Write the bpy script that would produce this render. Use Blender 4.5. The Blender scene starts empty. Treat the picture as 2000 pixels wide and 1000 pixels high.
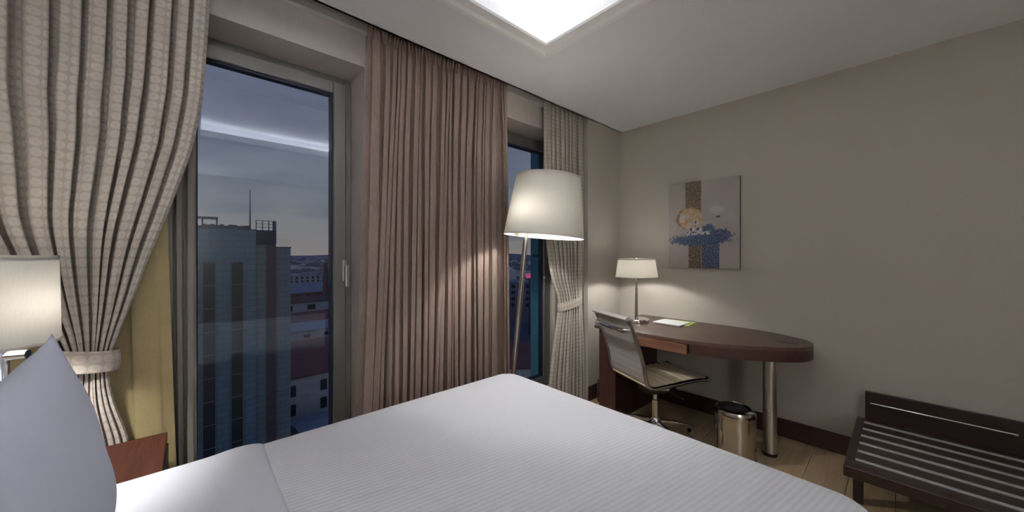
import bpy, bmesh, math, random
from mathutils import Vector, Matrix
S = bpy.context.scene
C = S.collection
PI = math.pi
R = math.radians

# ------------------------------------------------------------ camera
cam_d = bpy.data.cameras.new('camera')
cam_d.sensor_width = 36.0
cam_d.lens = 694.0 / 2000.0 * 36.0
cam_d.shift_y = -0.001
cam_d.clip_start = 0.02
cam_d.clip_end = 9000
cam = bpy.data.objects.new('camera', cam_d)
C.objects.link(cam)
cam.location = (0, 0, 1.33)
cam.rotation_euler = (R(90), 0, R(-42.2))
S.camera = cam

# ------------------------------------------------------------ dusk sky
W = bpy.data.worlds.new('dusk_sky')
S.world = W
W.use_nodes = True
wn = W.node_tree.nodes
wl = W.node_tree.links
wn.clear()
wo = wn.new('ShaderNodeOutputWorld')
bg = wn.new('ShaderNodeBackground')
bg.inputs['Strength'].default_value = 0.47
tc = wn.new('ShaderNodeTexCoord')
sp = wn.new('ShaderNodeSeparateXYZ')
wl.new(tc.outputs['Generated'], sp.inputs[0])
rmp = wn.new('ShaderNodeValToRGB')
cr = rmp.color_ramp
cr.elements[0].position = 0.0
cr.elements[0].color = (0.34, 0.275, 0.255, 1)
cr.elements[1].position = 0.75
cr.elements[1].color = (0.125, 0.130, 0.230, 1)
for p_, c_ in ((0.06, (0.305, 0.275, 0.270)), (0.14, (0.245, 0.255, 0.285)), (0.32, (0.185, 0.195, 0.270))):
    e = cr.elements.new(p_)
    e.color = c_ + (1,)
wl.new(sp.outputs['Z'], rmp.inputs['Fac'])
mp = wn.new('ShaderNodeMapping')
mp.inputs['Scale'].default_value = (2.2, 2.2, 9.0)
wl.new(tc.outputs['Generated'], mp.inputs[0])
nz = wn.new('ShaderNodeTexNoise')
nz.inputs['Scale'].default_value = 2.2
nz.inputs['Detail'].default_value = 6
wl.new(mp.outputs[0], nz.inputs['Vector'])
cr2 = wn.new('ShaderNodeValToRGB')
cr2.color_ramp.elements[0].position = 0.50
cr2.color_ramp.elements[1].position = 0.74
cr2.color_ramp.elements[1].color = (0.55, 0.55, 0.55, 1)
wl.new(nz.outputs['Fac'], cr2.inputs['Fac'])
mxw = wn.new('ShaderNodeMix')
mxw.data_type = 'RGBA'
mxw.inputs[7].default_value = (0.105, 0.125, 0.18, 1)
wl.new(cr2.outputs['Color'], mxw.inputs[0])
wl.new(rmp.outputs['Color'], mxw.inputs[6])
wl.new(mxw.outputs[2], bg.inputs['Color'])
wl.new(bg.outputs[0], wo.inputs['Surface'])

# ------------------------------------------------------------ exposure
vs = S.view_settings
vs.view_transform = 'Standard'
vs.look = 'None'
vs.gamma = 1.0
vs.use_curve_mapping = False
vs.exposure = 0.85
S.cycles.use_denoising = True
S.cycles.max_bounces = 10
S.cycles.diffuse_bounces = 6
S.cycles.transparent_max_bounces = 16
S.cycles.sample_clamp_indirect = 8.0
S.cycles.caustics_reflective = False
S.cycles.caustics_refractive = False

FLOOR_LAMP_W = 15.0
DESK_LAMP_W = 4.8
BED_LAMP_W = 19.0
COVE_STRENGTH = 52.0
WARM = (1.0, 0.98, 0.96)
FILL_GLOBE_W = 22.0  # output of the added fill light behind the camera

# ------------------------------------------------------------ material helpers
def mat(name, base=(0.5, 0.5, 0.5), rough=0.6, metal=0.0, spec=0.5):
    m = bpy.data.materials.new(name)
    m.use_nodes = True
    b = m.node_tree.nodes['Principled BSDF']
    b.inputs['Base Color'].default_value = tuple(base) + (1,)
    b.inputs['Roughness'].default_value = rough
    b.inputs['Metallic'].default_value = metal
    b.inputs['Specular IOR Level'].default_value = spec
    return m

def nd(m, t, **k):
    n = m.node_tree.nodes.new(t)
    for a, v in k.items():
        if a.startswith('i_'):
            n.inputs[a[2:].replace('_', ' ')].default_value = v
        else:
            setattr(n, a, v)
    return n

def lk(m, a, b):
    m.node_tree.links.new(a, b)

def bsdf(m):
    return m.node_tree.nodes['Principled BSDF']

def coords(m, kind='Object', scale=(1, 1, 1), rot=(0, 0, 0)):
    t = nd(m, 'ShaderNodeTexCoord')
    p = nd(m, 'ShaderNodeMapping')
    p.inputs['Scale'].default_value = scale
    p.inputs['Rotation'].default_value = rot
    lk(m, t.outputs[kind], p.inputs[0])
    return p.outputs[0]

def ramp(m, fac, stops):
    r = nd(m, 'ShaderNodeValToRGB')
    e = r.color_ramp.elements
    while len(e) < len(stops):
        e.new(0.5)
    for i, (p, c) in enumerate(stops):
        e[i].position = p
        e[i].color = (tuple(c) + (1,)) if len(c) == 3 else c
    lk(m, fac, r.inputs['Fac'])
    return r.outputs['Color']

def bump(m, h, strength=0.2, dist=0.01):
    b = nd(m, 'ShaderNodeBump')
    b.inputs['Strength'].default_value = strength
    b.inputs['Distance'].default_value = dist
    lk(m, h, b.inputs['Height'])
    lk(m, b.outputs[0], bsdf(m).inputs['Normal'])

def noise(m, vec, scale=5, detail=4, rough=0.5, dist=0):
    n = nd(m, 'ShaderNodeTexNoise')
    n.inputs['Scale'].default_value = scale
    n.inputs['Detail'].default_value = detail
    n.inputs['Roughness'].default_value = rough
    n.inputs['Distortion'].default_value = dist
    lk(m, vec, n.inputs['Vector'])
    return n.outputs['Fac']

def mth(m, op, a, b=None, c=None):
    n = nd(m, 'ShaderNodeMath', operation=op)
    for i, v in enumerate((a, b, c)):
        if v is None:
            continue
        if isinstance(v, (int, float)):
            n.inputs[i].default_value = v
        else:
            lk(m, v, n.inputs[i])
    return n.outputs[0]

def mix(m, fac, a, b):
    n = nd(m, 'ShaderNodeMix', data_type='RGBA')
    for i, v in ((0, fac), (6, a), (7, b)):
        if isinstance(v, (int, float)):
            n.inputs[i].default_value = v
        elif isinstance(v, tuple):
            n.inputs[i].default_value = v + (1,)
        else:
            lk(m, v, n.inputs[i])
    return n.outputs[2]

def wood(name, dark, light, axis='X', rough=0.35, scale=1.0, spec=0.5):
    m = mat(name, light, rough, spec=spec)
    sc = {'X': (1.2, 14, 14), 'Y': (14, 1.2, 14), 'Z': (14, 14, 1.2)}[axis]
    v = coords(m, 'Object', tuple(s * scale for s in sc))
    n1 = noise(m, v, 3.0, 8, 0.62, 0.8)
    lk(m, ramp(m, n1, [(0.30, dark), (0.70, light)]), bsdf(m).inputs['Base Color'])
    bump(m, n1, 0.06, 0.002)
    return m

def fabric(name, base, weave=900, rough=0.9, var=0.10, bmp=0.15):
    m = mat(name, base, rough, spec=0.2)
    v = coords(m, 'Object')
    n1 = noise(m, v, 3.0, 3)
    n2 = noise(m, coords(m, 'Object', (1, 1, 0.15)), weave, 2)
    f = mth(m, 'ADD', mth(m, 'MULTIPLY', n1, 0.4), mth(m, 'MULTIPLY', n2, 0.6))
    lo = tuple(c * (1 - var) for c in base)
    hi = tuple(min(1, c * (1 + var)) for c in base)
    lk(m, ramp(m, f, [(0.35, lo), (0.65, hi)]), bsdf(m).inputs['Base Color'])
    bump(m, n2, bmp, 0.002)
    return m

def emis(name, col, s):
    m = bpy.data.materials.new(name)
    m.use_nodes = True
    n = m.node_tree.nodes
    n.clear()
    o = n.new('ShaderNodeOutputMaterial')
    e = n.new('ShaderNodeEmission')
    e.inputs['Color'].default_value = tuple(col) + (1,)
    e.inputs['Strength'].default_value = s
    m.node_tree.links.new(e.outputs[0], o.inputs['Surface'])
    return m

def shade_mat(name, diff, trans):
    m = mat(name, diff, 0.9, spec=0.1)
    v = coords(m, 'Object', (1, 1, 1))
    n = noise(m, coords(m, 'Object', (1, 1, 0.12)), 420, 2)
    col = ramp(m, n, [(0.3, tuple(c * 0.93 for c in diff)), (0.7, diff)])
    lk(m, col, bsdf(m).inputs['Base Color'])
    t = nd(m, 'ShaderNodeBsdfTranslucent')
    t.inputs['Color'].default_value = tuple(trans) + (1,)
    a = nd(m, 'ShaderNodeAddShader')
    out = m.node_tree.nodes['Material Output']
    lk(m, bsdf(m).outputs[0], a.inputs[0])
    lk(m, t.outputs[0], a.inputs[1])
    lk(m, a.outputs[0], out.inputs['Surface'])
    return m

# ------------------------------------------------------------ materials
M = {}
def wallpaper(name, base):
    m = mat(name, base, 0.85, spec=0.2)
    n1 = noise(m, coords(m, 'Object', (12, 12, 160)), 4, 5, 0.6)
    n2 = noise(m, coords(m, 'Object'), 1.3, 3)
    f = mth(m, 'ADD', mth(m, 'MULTIPLY', n1, 0.7), mth(m, 'MULTIPLY', n2, 0.3))
    lk(m, ramp(m, f, [(0.3, tuple(c * 0.90 for c in base)), (0.7, tuple(c * 1.06 for c in base))]), bsdf(m).inputs['Base Color'])
    bump(m, n1, 0.12, 0.002)
    return m
M['wallpaper'] = wallpaper('beige_wallpaper', (0.455, 0.420, 0.372))
M['reveal'] = fabric('reveal_paint', (0.62, 0.56, 0.52), 60, 0.8, 0.03, 0.05)
M['ceiling'] = fabric('ceiling_paint', (0.85, 0.87, 0.91), 90, 0.9, 0.02, 0.04)
M['mould'] = fabric('moulding_paint', (0.93, 0.93, 0.93), 120, 0.6, 0.02, 0.03)
M['track'] = mat('track_white', (0.62, 0.61, 0.60), 0.4)
M['floor_wood'] = wood('oak_laminate', (0.36, 0.255, 0.150), (0.47, 0.345, 0.215), 'X', 0.42)
M['floor_base'] = fabric('floor_screed', (0.14, 0.10, 0.07), 40)
M['base'] = wood('baseboard_wood', (0.030, 0.012, 0.009), (0.055, 0.022, 0.016), 'Y', 0.4)
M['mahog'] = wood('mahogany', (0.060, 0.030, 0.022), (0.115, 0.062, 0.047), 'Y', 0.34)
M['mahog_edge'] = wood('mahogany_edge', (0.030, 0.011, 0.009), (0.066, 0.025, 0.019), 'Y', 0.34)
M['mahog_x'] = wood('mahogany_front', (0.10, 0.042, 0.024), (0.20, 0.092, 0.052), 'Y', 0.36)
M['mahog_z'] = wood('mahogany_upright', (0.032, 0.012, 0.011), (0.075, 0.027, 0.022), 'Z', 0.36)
M['night'] = wood('nightstand_wood', (0.034, 0.010, 0.006), (0.078, 0.025, 0.014), 'Y', 0.6, 1.0, 0.2)
M['dark'] = wood('dark_wenge', (0.012, 0.006, 0.005), (0.030, 0.013, 0.010), 'Y', 0.36)
M['alu'] = mat('window_aluminium', (0.27, 0.265, 0.255), 0.42, 0.55)
n_ = noise(M['alu'], coords(M['alu'], 'Object'), 40, 3)
bump(M['alu'], n_, 0.03, 0.001)
M['gasket'] = mat('gasket_rubber', (0.010, 0.014, 0.035), 0.5)
M['chrome'] = mat('chrome', (0.80, 0.80, 0.80), 0.10, 1.0)
M['dark_chrome'] = mat('chair_chrome', (0.50, 0.53, 0.58), 0.07, 1.0)
M['brushed'] = mat('brushed_aluminium', (0.62, 0.62, 0.61), 0.34, 1.0)
bump(M['brushed'], noise(M['brushed'], coords(M['brushed'], 'Object', (200, 200, 2)), 3, 3), 0.05, 0.001)
M['strip'] = mat('satin_strip', (0.42, 0.41, 0.40), 0.45, 0.2)
M['steel'] = mat('polished_steel', (0.62, 0.60, 0.55), 0.14, 1.0)
M['bronze'] = mat('lamp_pole_metal', (0.38, 0.35, 0.33), 0.26, 1.0)
M['black'] = mat('black_plastic', (0.012, 0.012, 0.014), 0.4)
M['gloss'] = mat('gloss_black', (0.012, 0.012, 0.014), 0.12)
M['cream'] = fabric('cream_leather', (0.58, 0.49, 0.34), 300, 0.5, 0.06, 0.08)
M['greymesh'] = fabric('grey_sling', (0.40, 0.37, 0.35), 500, 0.65, 0.06, 0.1)
M['white_linen'] = fabric('white_linen', (0.63, 0.64, 0.69), 700, 0.85, 0.03, 0.06)
M['pillow'] = fabric('pillow_cotton', (0.60, 0.63, 0.74), 800, 0.85, 0.03, 0.06)
M['paper'] = mat('paper_white', (0.74, 0.74, 0.72), 0.7)
M['green'] = mat('paper_green', (0.42, 0.55, 0.10), 0.6)
M['khaki'] = fabric('khaki_lining', (0.33, 0.265, 0.135), 500, 0.7, 0.08, 0.05)
M['grey_khaki'] = fabric('grey_khaki_lining', (0.36, 0.33, 0.27), 500, 0.8, 0.08, 0.05)
M['tan_lining'] = fabric('grey_lining', (0.22, 0.20, 0.175), 500, 0.8, 0.08, 0.05)
M['headboard'] = fabric('headboard_fabric', (0.24, 0.19, 0.15), 300, 0.8, 0.08, 0.1)
M['shade_big'] = shade_mat('floor_lamp_shade', (0.40, 0.385, 0.345), (0.0165, 0.0152, 0.0126))
M['shade_desk'] = shade_mat('desk_lamp_shade', (0.40, 0.385, 0.345), (0.053, 0.049, 0.040))
M['shade_bed'] = shade_mat('bedside_shade', (0.40, 0.385, 0.355), (0.0078, 0.0071, 0.0059))
M['rim'] = fabric('shade_trim', (0.55, 0.52, 0.46), 300)
M['diffuser'] = shade_mat('diffuser_disc', (0.05, 0.05, 0.05), (0.90, 0.89, 0.86))
def bulb_mat(name, watts, col, r):
    return emis(name, col, watts / (PI * 4 * PI * r * r * 1.15))
M['bulb_floor'] = bulb_mat('floor_lamp_bulb', FLOOR_LAMP_W, WARM, 0.021)
M['bulb_desk'] = bulb_mat('desk_lamp_bulb', DESK_LAMP_W, (1.0, 0.985, 0.965), 0.015)
M['bulb_bed'] = bulb_mat('bedside_bulb', BED_LAMP_W, WARM, 0.028)
M['led'] = emis('led_strip', (1.0, 0.975, 0.95), COVE_STRENGTH)

def duvet_mat():
    m = mat('striped_duvet', (0.66, 0.66, 0.68), 0.75, spec=0.3)
    t = nd(m, 'ShaderNodeUVMap')
    s = nd(m, 'ShaderNodeSeparateXYZ')
    p = nd(m, 'ShaderNodeMapping')
    p.inputs['Rotation'].default_value = (0, 0, R(9.7))
    lk(m, t.outputs[0], p.inputs[0])
    lk(m, p.outputs[0], s.inputs[0])
    w = mth(m, 'SINE', mth(m, 'MULTIPLY', s.outputs['Y'], 2 * PI / 0.0165))
    w = mth(m, 'MULTIPLY_ADD', w, 0.5, 0.5)
    lk(m, mix(m, w, (0.63, 0.64, 0.68), (0.70, 0.71, 0.74)), bsdf(m).inputs['Base Color'])
    bump(m, w, 0.35, 0.0022)
    return m
M['duvet'] = duvet_mat()

def circle_fabric(name, base, disc, pitch):
    m = mat(name, base, 0.8, spec=0.25)
    t = nd(m, 'ShaderNodeUVMap')
    s = nd(m, 'ShaderNodeSeparateXYZ')
    lk(m, t.outputs[0], s.inputs[0])
    u = mth(m, 'SUBTRACT', mth(m, 'FRACT', mth(m, 'DIVIDE', s.outputs['X'], pitch)), 0.5)
    v = mth(m, 'SUBTRACT', mth(m, 'FRACT', mth(m, 'DIVIDE', s.outputs['Y'], pitch * 0.94)), 0.5)
    d = mth(m, 'SQRT', mth(m, 'ADD', mth(m, 'MULTIPLY', u, u), mth(m, 'MULTIPLY', v, v)))
    d = mth(m, 'ADD', d, mth(m, 'MULTIPLY', mth(m, 'SUBTRACT', noise(m, t.outputs[0], 70, 2), 0.5), 0.10))
    f = ramp(m, d, [(0.0, (0.55,) * 3), (0.10, (0.65,) * 3), (0.17, (1.0,) * 3), (0.43, (0.85,) * 3), (0.47, (0.0,) * 3)])
    patch = noise(m, t.outputs[0], 9, 2)
    f2 = mth(m, 'MULTIPLY', f, ramp(m, patch, [(0.3, (0.35,) * 3), (0.6, (1,) * 3)]))
    weave = noise(m, t.outputs[0], 700, 2)
    c = mix(m, f2, base, disc)
    c = mix(m, mth(m, 'MULTIPLY', weave, 0.30), c, tuple(x * 0.5 for x in base))
    lk(m, c, bsdf(m).inputs['Base Color'])
    bump(m, weave, 0.12, 0.001)
    return m
M['circles'] = circle_fabric('circle_damask', (0.42, 0.365, 0.315), (0.58, 0.535, 0.475), 0.036)

def sheer_mat():
    m = mat('brown_voile', (0.22, 0.155, 0.122), 0.85, spec=0.15)
    n1 = noise(m, coords(m, 'Object', (1, 1, 0.1)), 320, 2)
    lk(m, ramp(m, n1, [(0.3, (0.31, 0.225, 0.185)), (0.7, (0.43, 0.325, 0.275))]), bsdf(m).inputs['Base Color'])
    tr = nd(m, 'ShaderNodeBsdfTranslucent')
    tr.inputs['Color'].default_value = (0.36, 0.28, 0.24, 1)
    tp = nd(m, 'ShaderNodeBsdfTransparent')
    a = nd(m, 'ShaderNodeMixShader')
    a.inputs[0].default_value = 0.22
    b = nd(m, 'ShaderNodeMixShader')
    b.inputs[0].default_value = 0.16
    lk(m, bsdf(m).outputs[0], a.inputs[1])
    lk(m, tr.outputs[0], a.inputs[2])
    lk(m, a.outputs[0], b.inputs[1])
    lk(m, tp.outputs[0], b.inputs[2])
    lk(m, b.outputs[0], m.node_tree.nodes['Material Output'].inputs['Surface'])
    return m
M['sheer'] = sheer_mat()

def glass_mat():
    m = bpy.data.materials.new('tinted_window_glass')
    m.use_nodes = True
    n = m.node_tree.nodes
    n.clear()
    o = n.new('ShaderNodeOutputMaterial')
    tr = n.new('ShaderNodeBsdfTransparent')
    tr.inputs['Color'].default_value = (0.88, 0.93, 0.965, 1)
    gl = n.new('ShaderNodeBsdfGlossy')
    gl.inputs['Roughness'].default_value = 0.0
    gl.inputs['Color'].default_value = (0.95, 0.96, 1.0, 1)
    fr = n.new('ShaderNodeFresnel')
    ge = n.new('ShaderNodeNewGeometry')
    io = n.new('ShaderNodeMix')           # same index seen from either face of the thin pane
    io.inputs[2].default_value = 1.55
    io.inputs[3].default_value = 1 / 1.55
    m.node_tree.links.new(ge.outputs['Backfacing'], io.inputs[0])
    m.node_tree.links.new(io.outputs[0], fr.inputs['IOR'])
    mx = n.new('ShaderNodeMixShader')
    m.node_tree.links.new(fr.outputs[0], mx.inputs[0])
    m.node_tree.links.new(tr.outputs[0], mx.inputs[1])
    m.node_tree.links.new(gl.outputs[0], mx.inputs[2])
    m.node_tree.links.new(mx.outputs[0], o.inputs['Surface'])
    return m
M['glass'] = glass_mat()

# ------------------------------------------------------------ mesh helpers
def bm_new():
    return bmesh.new()

def box(bm, x0, x1, y0, y1, z0, z1, bevel=0.0, seg=2):
    r = bmesh.ops.create_cube(bm, size=1.0)
    vs_ = r['verts']
    for v in vs_:
        v.co = Vector(((x0 + x1) / 2 + v.co.x * (x1 - x0), (y0 + y1) / 2 + v.co.y * (y1 - y0), (z0 + z1) / 2 + v.co.z * (z1 - z0)))
    if bevel > 0:
        es = list({e for v in vs_ for e in v.link_edges})
        bmesh.ops.bevel(bm, geom=es, offset=bevel, segments=seg, affect='EDGES', profile=0.5)
    return bm

def tube(bm, pts, rad, n=12, cap=True, flat=None):
    """tube along points; rad a number or one per point; flat=(a,b) squashes the section"""
    pts = [Vector(p) for p in pts]
    if isinstance(rad, (int, float)):
        rad = [rad] * len(pts)
    rings = []
    up = Vector((0, 0, 1))
    for i, p in enumerate(pts):
        t = (pts[min(i + 1, len(pts) - 1)] - pts[max(i - 1, 0)]).normalized()
        ref = up if abs(t.dot(up)) < 0.95 else Vector((1, 0, 0))
        if i and rings:
            ref = last
        a = (ref - t * ref.dot(t)).normalized()
        last = a
        b = t.cross(a)
        fa, fb = flat or (1, 1)
        rings.append([bm.verts.new(p + (a * math.cos(2 * PI * k / n) * fa + b * math.sin(2 * PI * k / n) * fb) * rad[i]) for k in range(n)])
    for i in range(len(rings) - 1):
        for k in range(n):
            bm.faces.new((rings[i][k], rings[i][(k + 1) % n], rings[i + 1][(k + 1) % n], rings[i + 1][k]))
    if cap:
        bm.faces.new(list(reversed(rings[0])))
        bm.faces.new(rings[-1])
    return bm

def lathe(bm, prof, c=(0, 0, 0), n=40, closed=False):
    rings = []
    for r, z in prof:
        if r < 1e-6:
            rings.append([bm.verts.new((c[0], c[1], c[2] + z))])
        else:
            rings.append([bm.verts.new((c[0] + r * math.cos(2 * PI * k / n), c[1] + r * math.sin(2 * PI * k / n), c[2] + z)) for k in range(n)])
    m_ = len(rings)
    for i in range(m_ if closed else m_ - 1):
        a, b = rings[i], rings[(i + 1) % m_]
        for k in range(n):
            k2 = (k + 1) % n
            if len(a) == 1 and len(b) == 1:
                continue
            if len(a) == 1:
                bm.faces.new((a[0], b[k], b[k2]))
            elif len(b) == 1:
                bm.faces.new((a[k], a[k2], b[0]))
            else:
                bm.faces.new((a[k], a[k2], b[k2], b[k]))
    return bm

def prism(bm, poly, z0, z1, bevel=0.0, seg=2):
    a = [bm.verts.new((x, y, z0)) for x, y in poly]
    b = [bm.verts.new((x, y, z1)) for x, y in poly]
    f0 = bm.faces.new(list(reversed(a)))
    f1 = bm.faces.new(b)
    n = len(poly)
    for i in range(n):
        bm.faces.new((a[i], a[(i + 1) % n], b[(i + 1) % n], b[i]))
    if bevel:
        es = list(f1.edges) + list(f0.edges)
        bmesh.ops.bevel(bm, geom=es, offset=bevel, segments=seg, affect='EDGES', profile=0.5)
    return bm

def mesh_obj(name, bm, m, parent=None, smooth=False, origin=None, angle=None):
    bmesh.ops.recalc_face_normals(bm, faces=bm.faces)
    me = bpy.data.meshes.new(name)
    if origin is not None:
        bmesh.ops.translate(bm, verts=bm.verts, vec=-Vector(origin))
    bm.to_mesh(me)
    bm.free()
    me.materials.append(m)
    if smooth:
        for p in me.polygons:
            p.use_smooth = True
        if angle:
            me.set_sharp_from_angle(angle=R(angle))
    o = bpy.data.objects.new(name, me)
    C.objects.link(o)
    if parent is not None:
        o.parent = parent
    elif origin is not None:
        o.location = origin
    return o

def tag(o, label=None, cat=None, group=None, kind=None):
    if label:
        o['label'] = label
    if cat:
        o['category'] = cat
    if group:
        o['group'] = group
    if kind:
        o['kind'] = kind
    return o

def thing(name, label, cat, loc=(0, 0, 0), rz=0, group=None):
    o = bpy.data.objects.new(name, None)
    o.empty_display_size = 0.05
    C.objects.link(o)
    o.location = loc
    o.rotation_euler = (0, 0, rz)
    return tag(o, label, cat, group)

def wpart(root, name, bm, m, smooth=False, angle=None, parent=None):
    """a part given in world coordinates under an unrotated thing"""
    bmesh.ops.translate(bm, verts=bm.verts, vec=-root.location)
    return mesh_obj(name, bm, m, parent or root, smooth, None, angle)

def struct(name, bm, m, parent=None, smooth=False, angle=None, label=None):
    o = mesh_obj(name, bm, m, parent, smooth, None, angle)
    if parent is None:
        o['kind'] = 'structure'
        if label:
            o['label'] = label
    return o

# ============================================================ ROOM SHELL
XB, XC = 3.23, -0.72            # desk wall, headboard wall
YW, YD = 2.10, -2.45            # window wall inside face, wall behind the camera
YE = 1.927                      # ceiling edge in front of the curtain pocket
ZC = 2.566

bm = bm_new()
box(bm, XC - 0.1, XB + 0.1, YD - 0.1, YW + 0.35, -0.15, -0.012)
floor = struct('floor', bm, M['floor_base'], label='light oak laminate floor of the hotel room')
# floor planks (laid along X) in the part of the room the picture can see
rng = random.Random(4)
PW, PL = 0.19, 1.28
plank_meshes = {}
y = -1.30
row = 0
while y < YW - 0.001:
    y1 = min(y + PW, YW)
    x = 1.00 - (row * 0.43) % PL
    while x < XB - 0.001:
        xa, xb = max(x, 0.6), min(x + PL, XB)
        if xb - xa > 0.02:
            key = (round(xb - xa, 3), round(y1 - y, 3))
            if key not in plank_meshes:
                b = bm_new()
                w_, h_ = key
                box(b, 0.001, w_ - 0.001, 0.001, h_ - 0.001, 0, 0.012, 0.0012, 1)
                me = bpy.data.meshes.new('plank')
                b.to_mesh(me)
                b.free()
                me.materials.append(M['floor_wood'])
                plank_meshes[key] = me
            o = bpy.data.objects.new('plank', plank_meshes[key])
            C.objects.link(o)
            o.parent = floor
            o.location = (xa, y, -0.012 + rng.uniform(-0.0004, 0.0))
        x += PL
    y += PW
    row += 1
bm = bm_new()
box(bm, XC, 0.6, YD, YW, -0.012, 0.0)
box(bm, 0.6, XB, YD, -1.30, -0.012, 0.0)
struct('floor_far_side', bm, M['floor_wood'], floor)

# walls
bm = bm_new()
box(bm, XB, XB + 0.12, YD - 0.12, YW + 0.12, 0, 2.80)
struct('wall_right', bm, M['wallpaper'], label='plain beige wallpapered wall behind the desk')
bm = bm_new()
box(bm, XC - 0.12, XC, YD - 0.12, YW + 0.12, 0, 2.80)
struct('wall_left', bm, M['wallpaper'], label='beige wall behind the bed head')
bm = bm_new()
box(bm, XC, XB, YD - 0.12, YD, 0, 2.80)
struct('wall_back', bm, M['wallpaper'], label='beige wall behind the camera')

# window wall with two tall openings
W1 = (-0.09, 0.751)
W2 = (1.78, 2.62)
ZS, ZH = 0.06, 2.418
YF = 2.33
bm = bm_new()
yo = 2.46
box(bm, XC, W1[0], YW, yo, 0, 2.80)
box(bm, W1[1], W2[0], YW, yo, 0, 2.80)
box(bm, W2[1], XB, YW, yo, 0, 2.80)
box(bm, W1[0], W1[1], YW, yo, ZH, 2.80)
box(bm, W2[0], W2[1], YW, yo, ZH, 2.80)
box(bm, W1[0], W1[1], YW, yo, 0, ZS)
box(bm, W2[0], W2[1], YW, yo, 0, ZS)
struct('wall_window', bm, M['reveal'], label='pale wall with two tall window openings')

# boxed column between curtain pocket and corner
bm = bm_new()
box(bm, 2.691, XB, 1.938, YW, 0, 2.80)
struct('wall_column', bm, M['wallpaper'], label='beige boxed column in the corner beside the right curtain')

# ceiling with tray recess
TX0, TX1, TY0, TY1 = -0.40, 1.531, -0.13, 1.392      # inner opening of the tray
G = 0.11                                              # hidden ledge width
bm = bm_new()
t0, t1 = ZC, ZC + 0.03
box(bm, XC, TX0, YD, YE, t0, t1)
box(bm, TX1, XB, YD, YE, t0, t1)
box(bm, TX0, TX1, YD, TY0, t0, t1)
box(bm, TX0, TX1, TY1, YE, t0, t1)
# upstand walls of the recess and its lid
zt = ZC + 0.145
box(bm, TX0 - G - 0.02, TX0 - G, TY0 - G, TY1 + G, t1, zt)
box(bm, TX1 + G, TX1 + G + 0.02, TY0 - G, TY1 + G, t1, zt)
box(bm, TX0 - G, TX1 + G, TY0 - G - 0.02, TY0 - G, t1, zt)
box(bm, TX0 - G, TX1 + G, TY1 + G, TY1 + G + 0.02, t1, zt)
box(bm, TX0 - G, TX1 + G, TY0 - G, TY1 + G, zt, zt + 0.02)
# closing slabs above, so no outside light leaks in
box(bm, XC - 0.1, XB + 0.1, YD - 0.1, YW + 0.36, 2.80, 2.88)
box(bm, 2.691, XB, YE, 1.94, t0, t1)
# pocket back-side upstand
box(bm, XC, XB, YE - 0.015, YE, t0, 2.80)
ceiling = struct('ceiling', bm, M['ceiling'], label='white ceiling with a lit square tray recess')
for nm, (a, b, c, d) in (('led_strip', (TX1 + 0.045, TX1 + 0.06, TY0, TY1)), ('led_strip', (TX0 - 0.06, TX0 - 0.045, TY0, TY1)),
                         ('led_strip', (TX0, TX1, TY1 + 0.045, TY1 + 0.06)), ('led_strip', (TX0, TX1, TY0 - 0.06, TY0 - 0.045))):
    bm = bm_new()
    box(bm, a, b, c, d, t1 + 0.004, t1 + 0.014)
    mesh_obj(nm, bm, M['led'], ceiling)

# moulding frame round the tray: stepped profile swept round a square
def frame_sweep(prof, x0, x1, y0, y1):
    """prof: (outward offset from inner edge, z) closed polygon"""
    bm = bm_new()
    rings = []
    for sx, sy, X, Yc in ((1, 1, x1, y1), (-1, 1, x0, y1), (-1, -1, x0, y0), (1, -1, x1, y0)):
        rings.append([bm.verts.new((X + sx * o_, Yc + sy * o_, z_)) for o_, z_ in prof])
    n = len(prof)
    for i in range(4):
        a, b = rings[i], rings[(i + 1) % 4]
        for k in range(n):
            bm.faces.new((a[k], a[(k + 1) % n], b[(k + 1) % n], b[k]))
    return bm
prof = [(-0.004, ZC + 0.05), (-0.004, ZC - 0.012), (0.004, ZC - 0.020), (0.014, ZC - 0.020), (0.018, ZC - 0.012),
        (0.060, ZC - 0.012), (0.075, ZC - 0.024), (0.098, ZC - 0.024), (0.110, ZC - 0.010), (0.110, ZC + 0.002), (0.006, ZC + 0.002), (0.006, ZC + 0.05)]
struct('trim_1', frame_sweep(prof, TX0, TX1, TY0, TY1), M['mould'], label='white stepped moulding framing the ceiling recess')

# baseboards
bm = bm_new()
box(bm, XB - 0.016, XB, YD, 1.938, 0, 0.13, 0.003, 1)
struct('baseboard_right', bm, M['base'], label='dark wood baseboard along the desk wall')
bm = bm_new()
box(bm, 2.691, XB - 0.016, 1.938 - 0.016, 1.938, 0, 0.13, 0.003, 1)
struct('baseboard_column', bm, M['base'], label='dark wood baseboard at the foot of the column')

# curtain track, fixed under the pocket roof
bm = bm_new()
box(bm, XC, 2.691, 2.062, 2.098, 2.600, 2.640, 0.003, 1)
box(bm, XC, 2.691, 2.070, 2.092, 2.640, 2.80)
struct('trim_2', bm, M['track'], label='white curtain track strip running along the window wall')

# ------------------------------------------------------------ windows
def ring(bm, x0, x1, z0, z1, w, y0, y1, bev=0.004):
    box(bm, x0, x0 + w, y0, y1, z0, z1, bev, 1)
    box(bm, x1 - w, x1, y0, y1, z0, z1, bev, 1)
    box(bm, x0 + w, x1 - w, y0, y1, z1 - w, z1, bev, 1)
    box(bm, x0 + w, x1 - w, y0, y1, z0, z0 + w, bev, 1)

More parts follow.
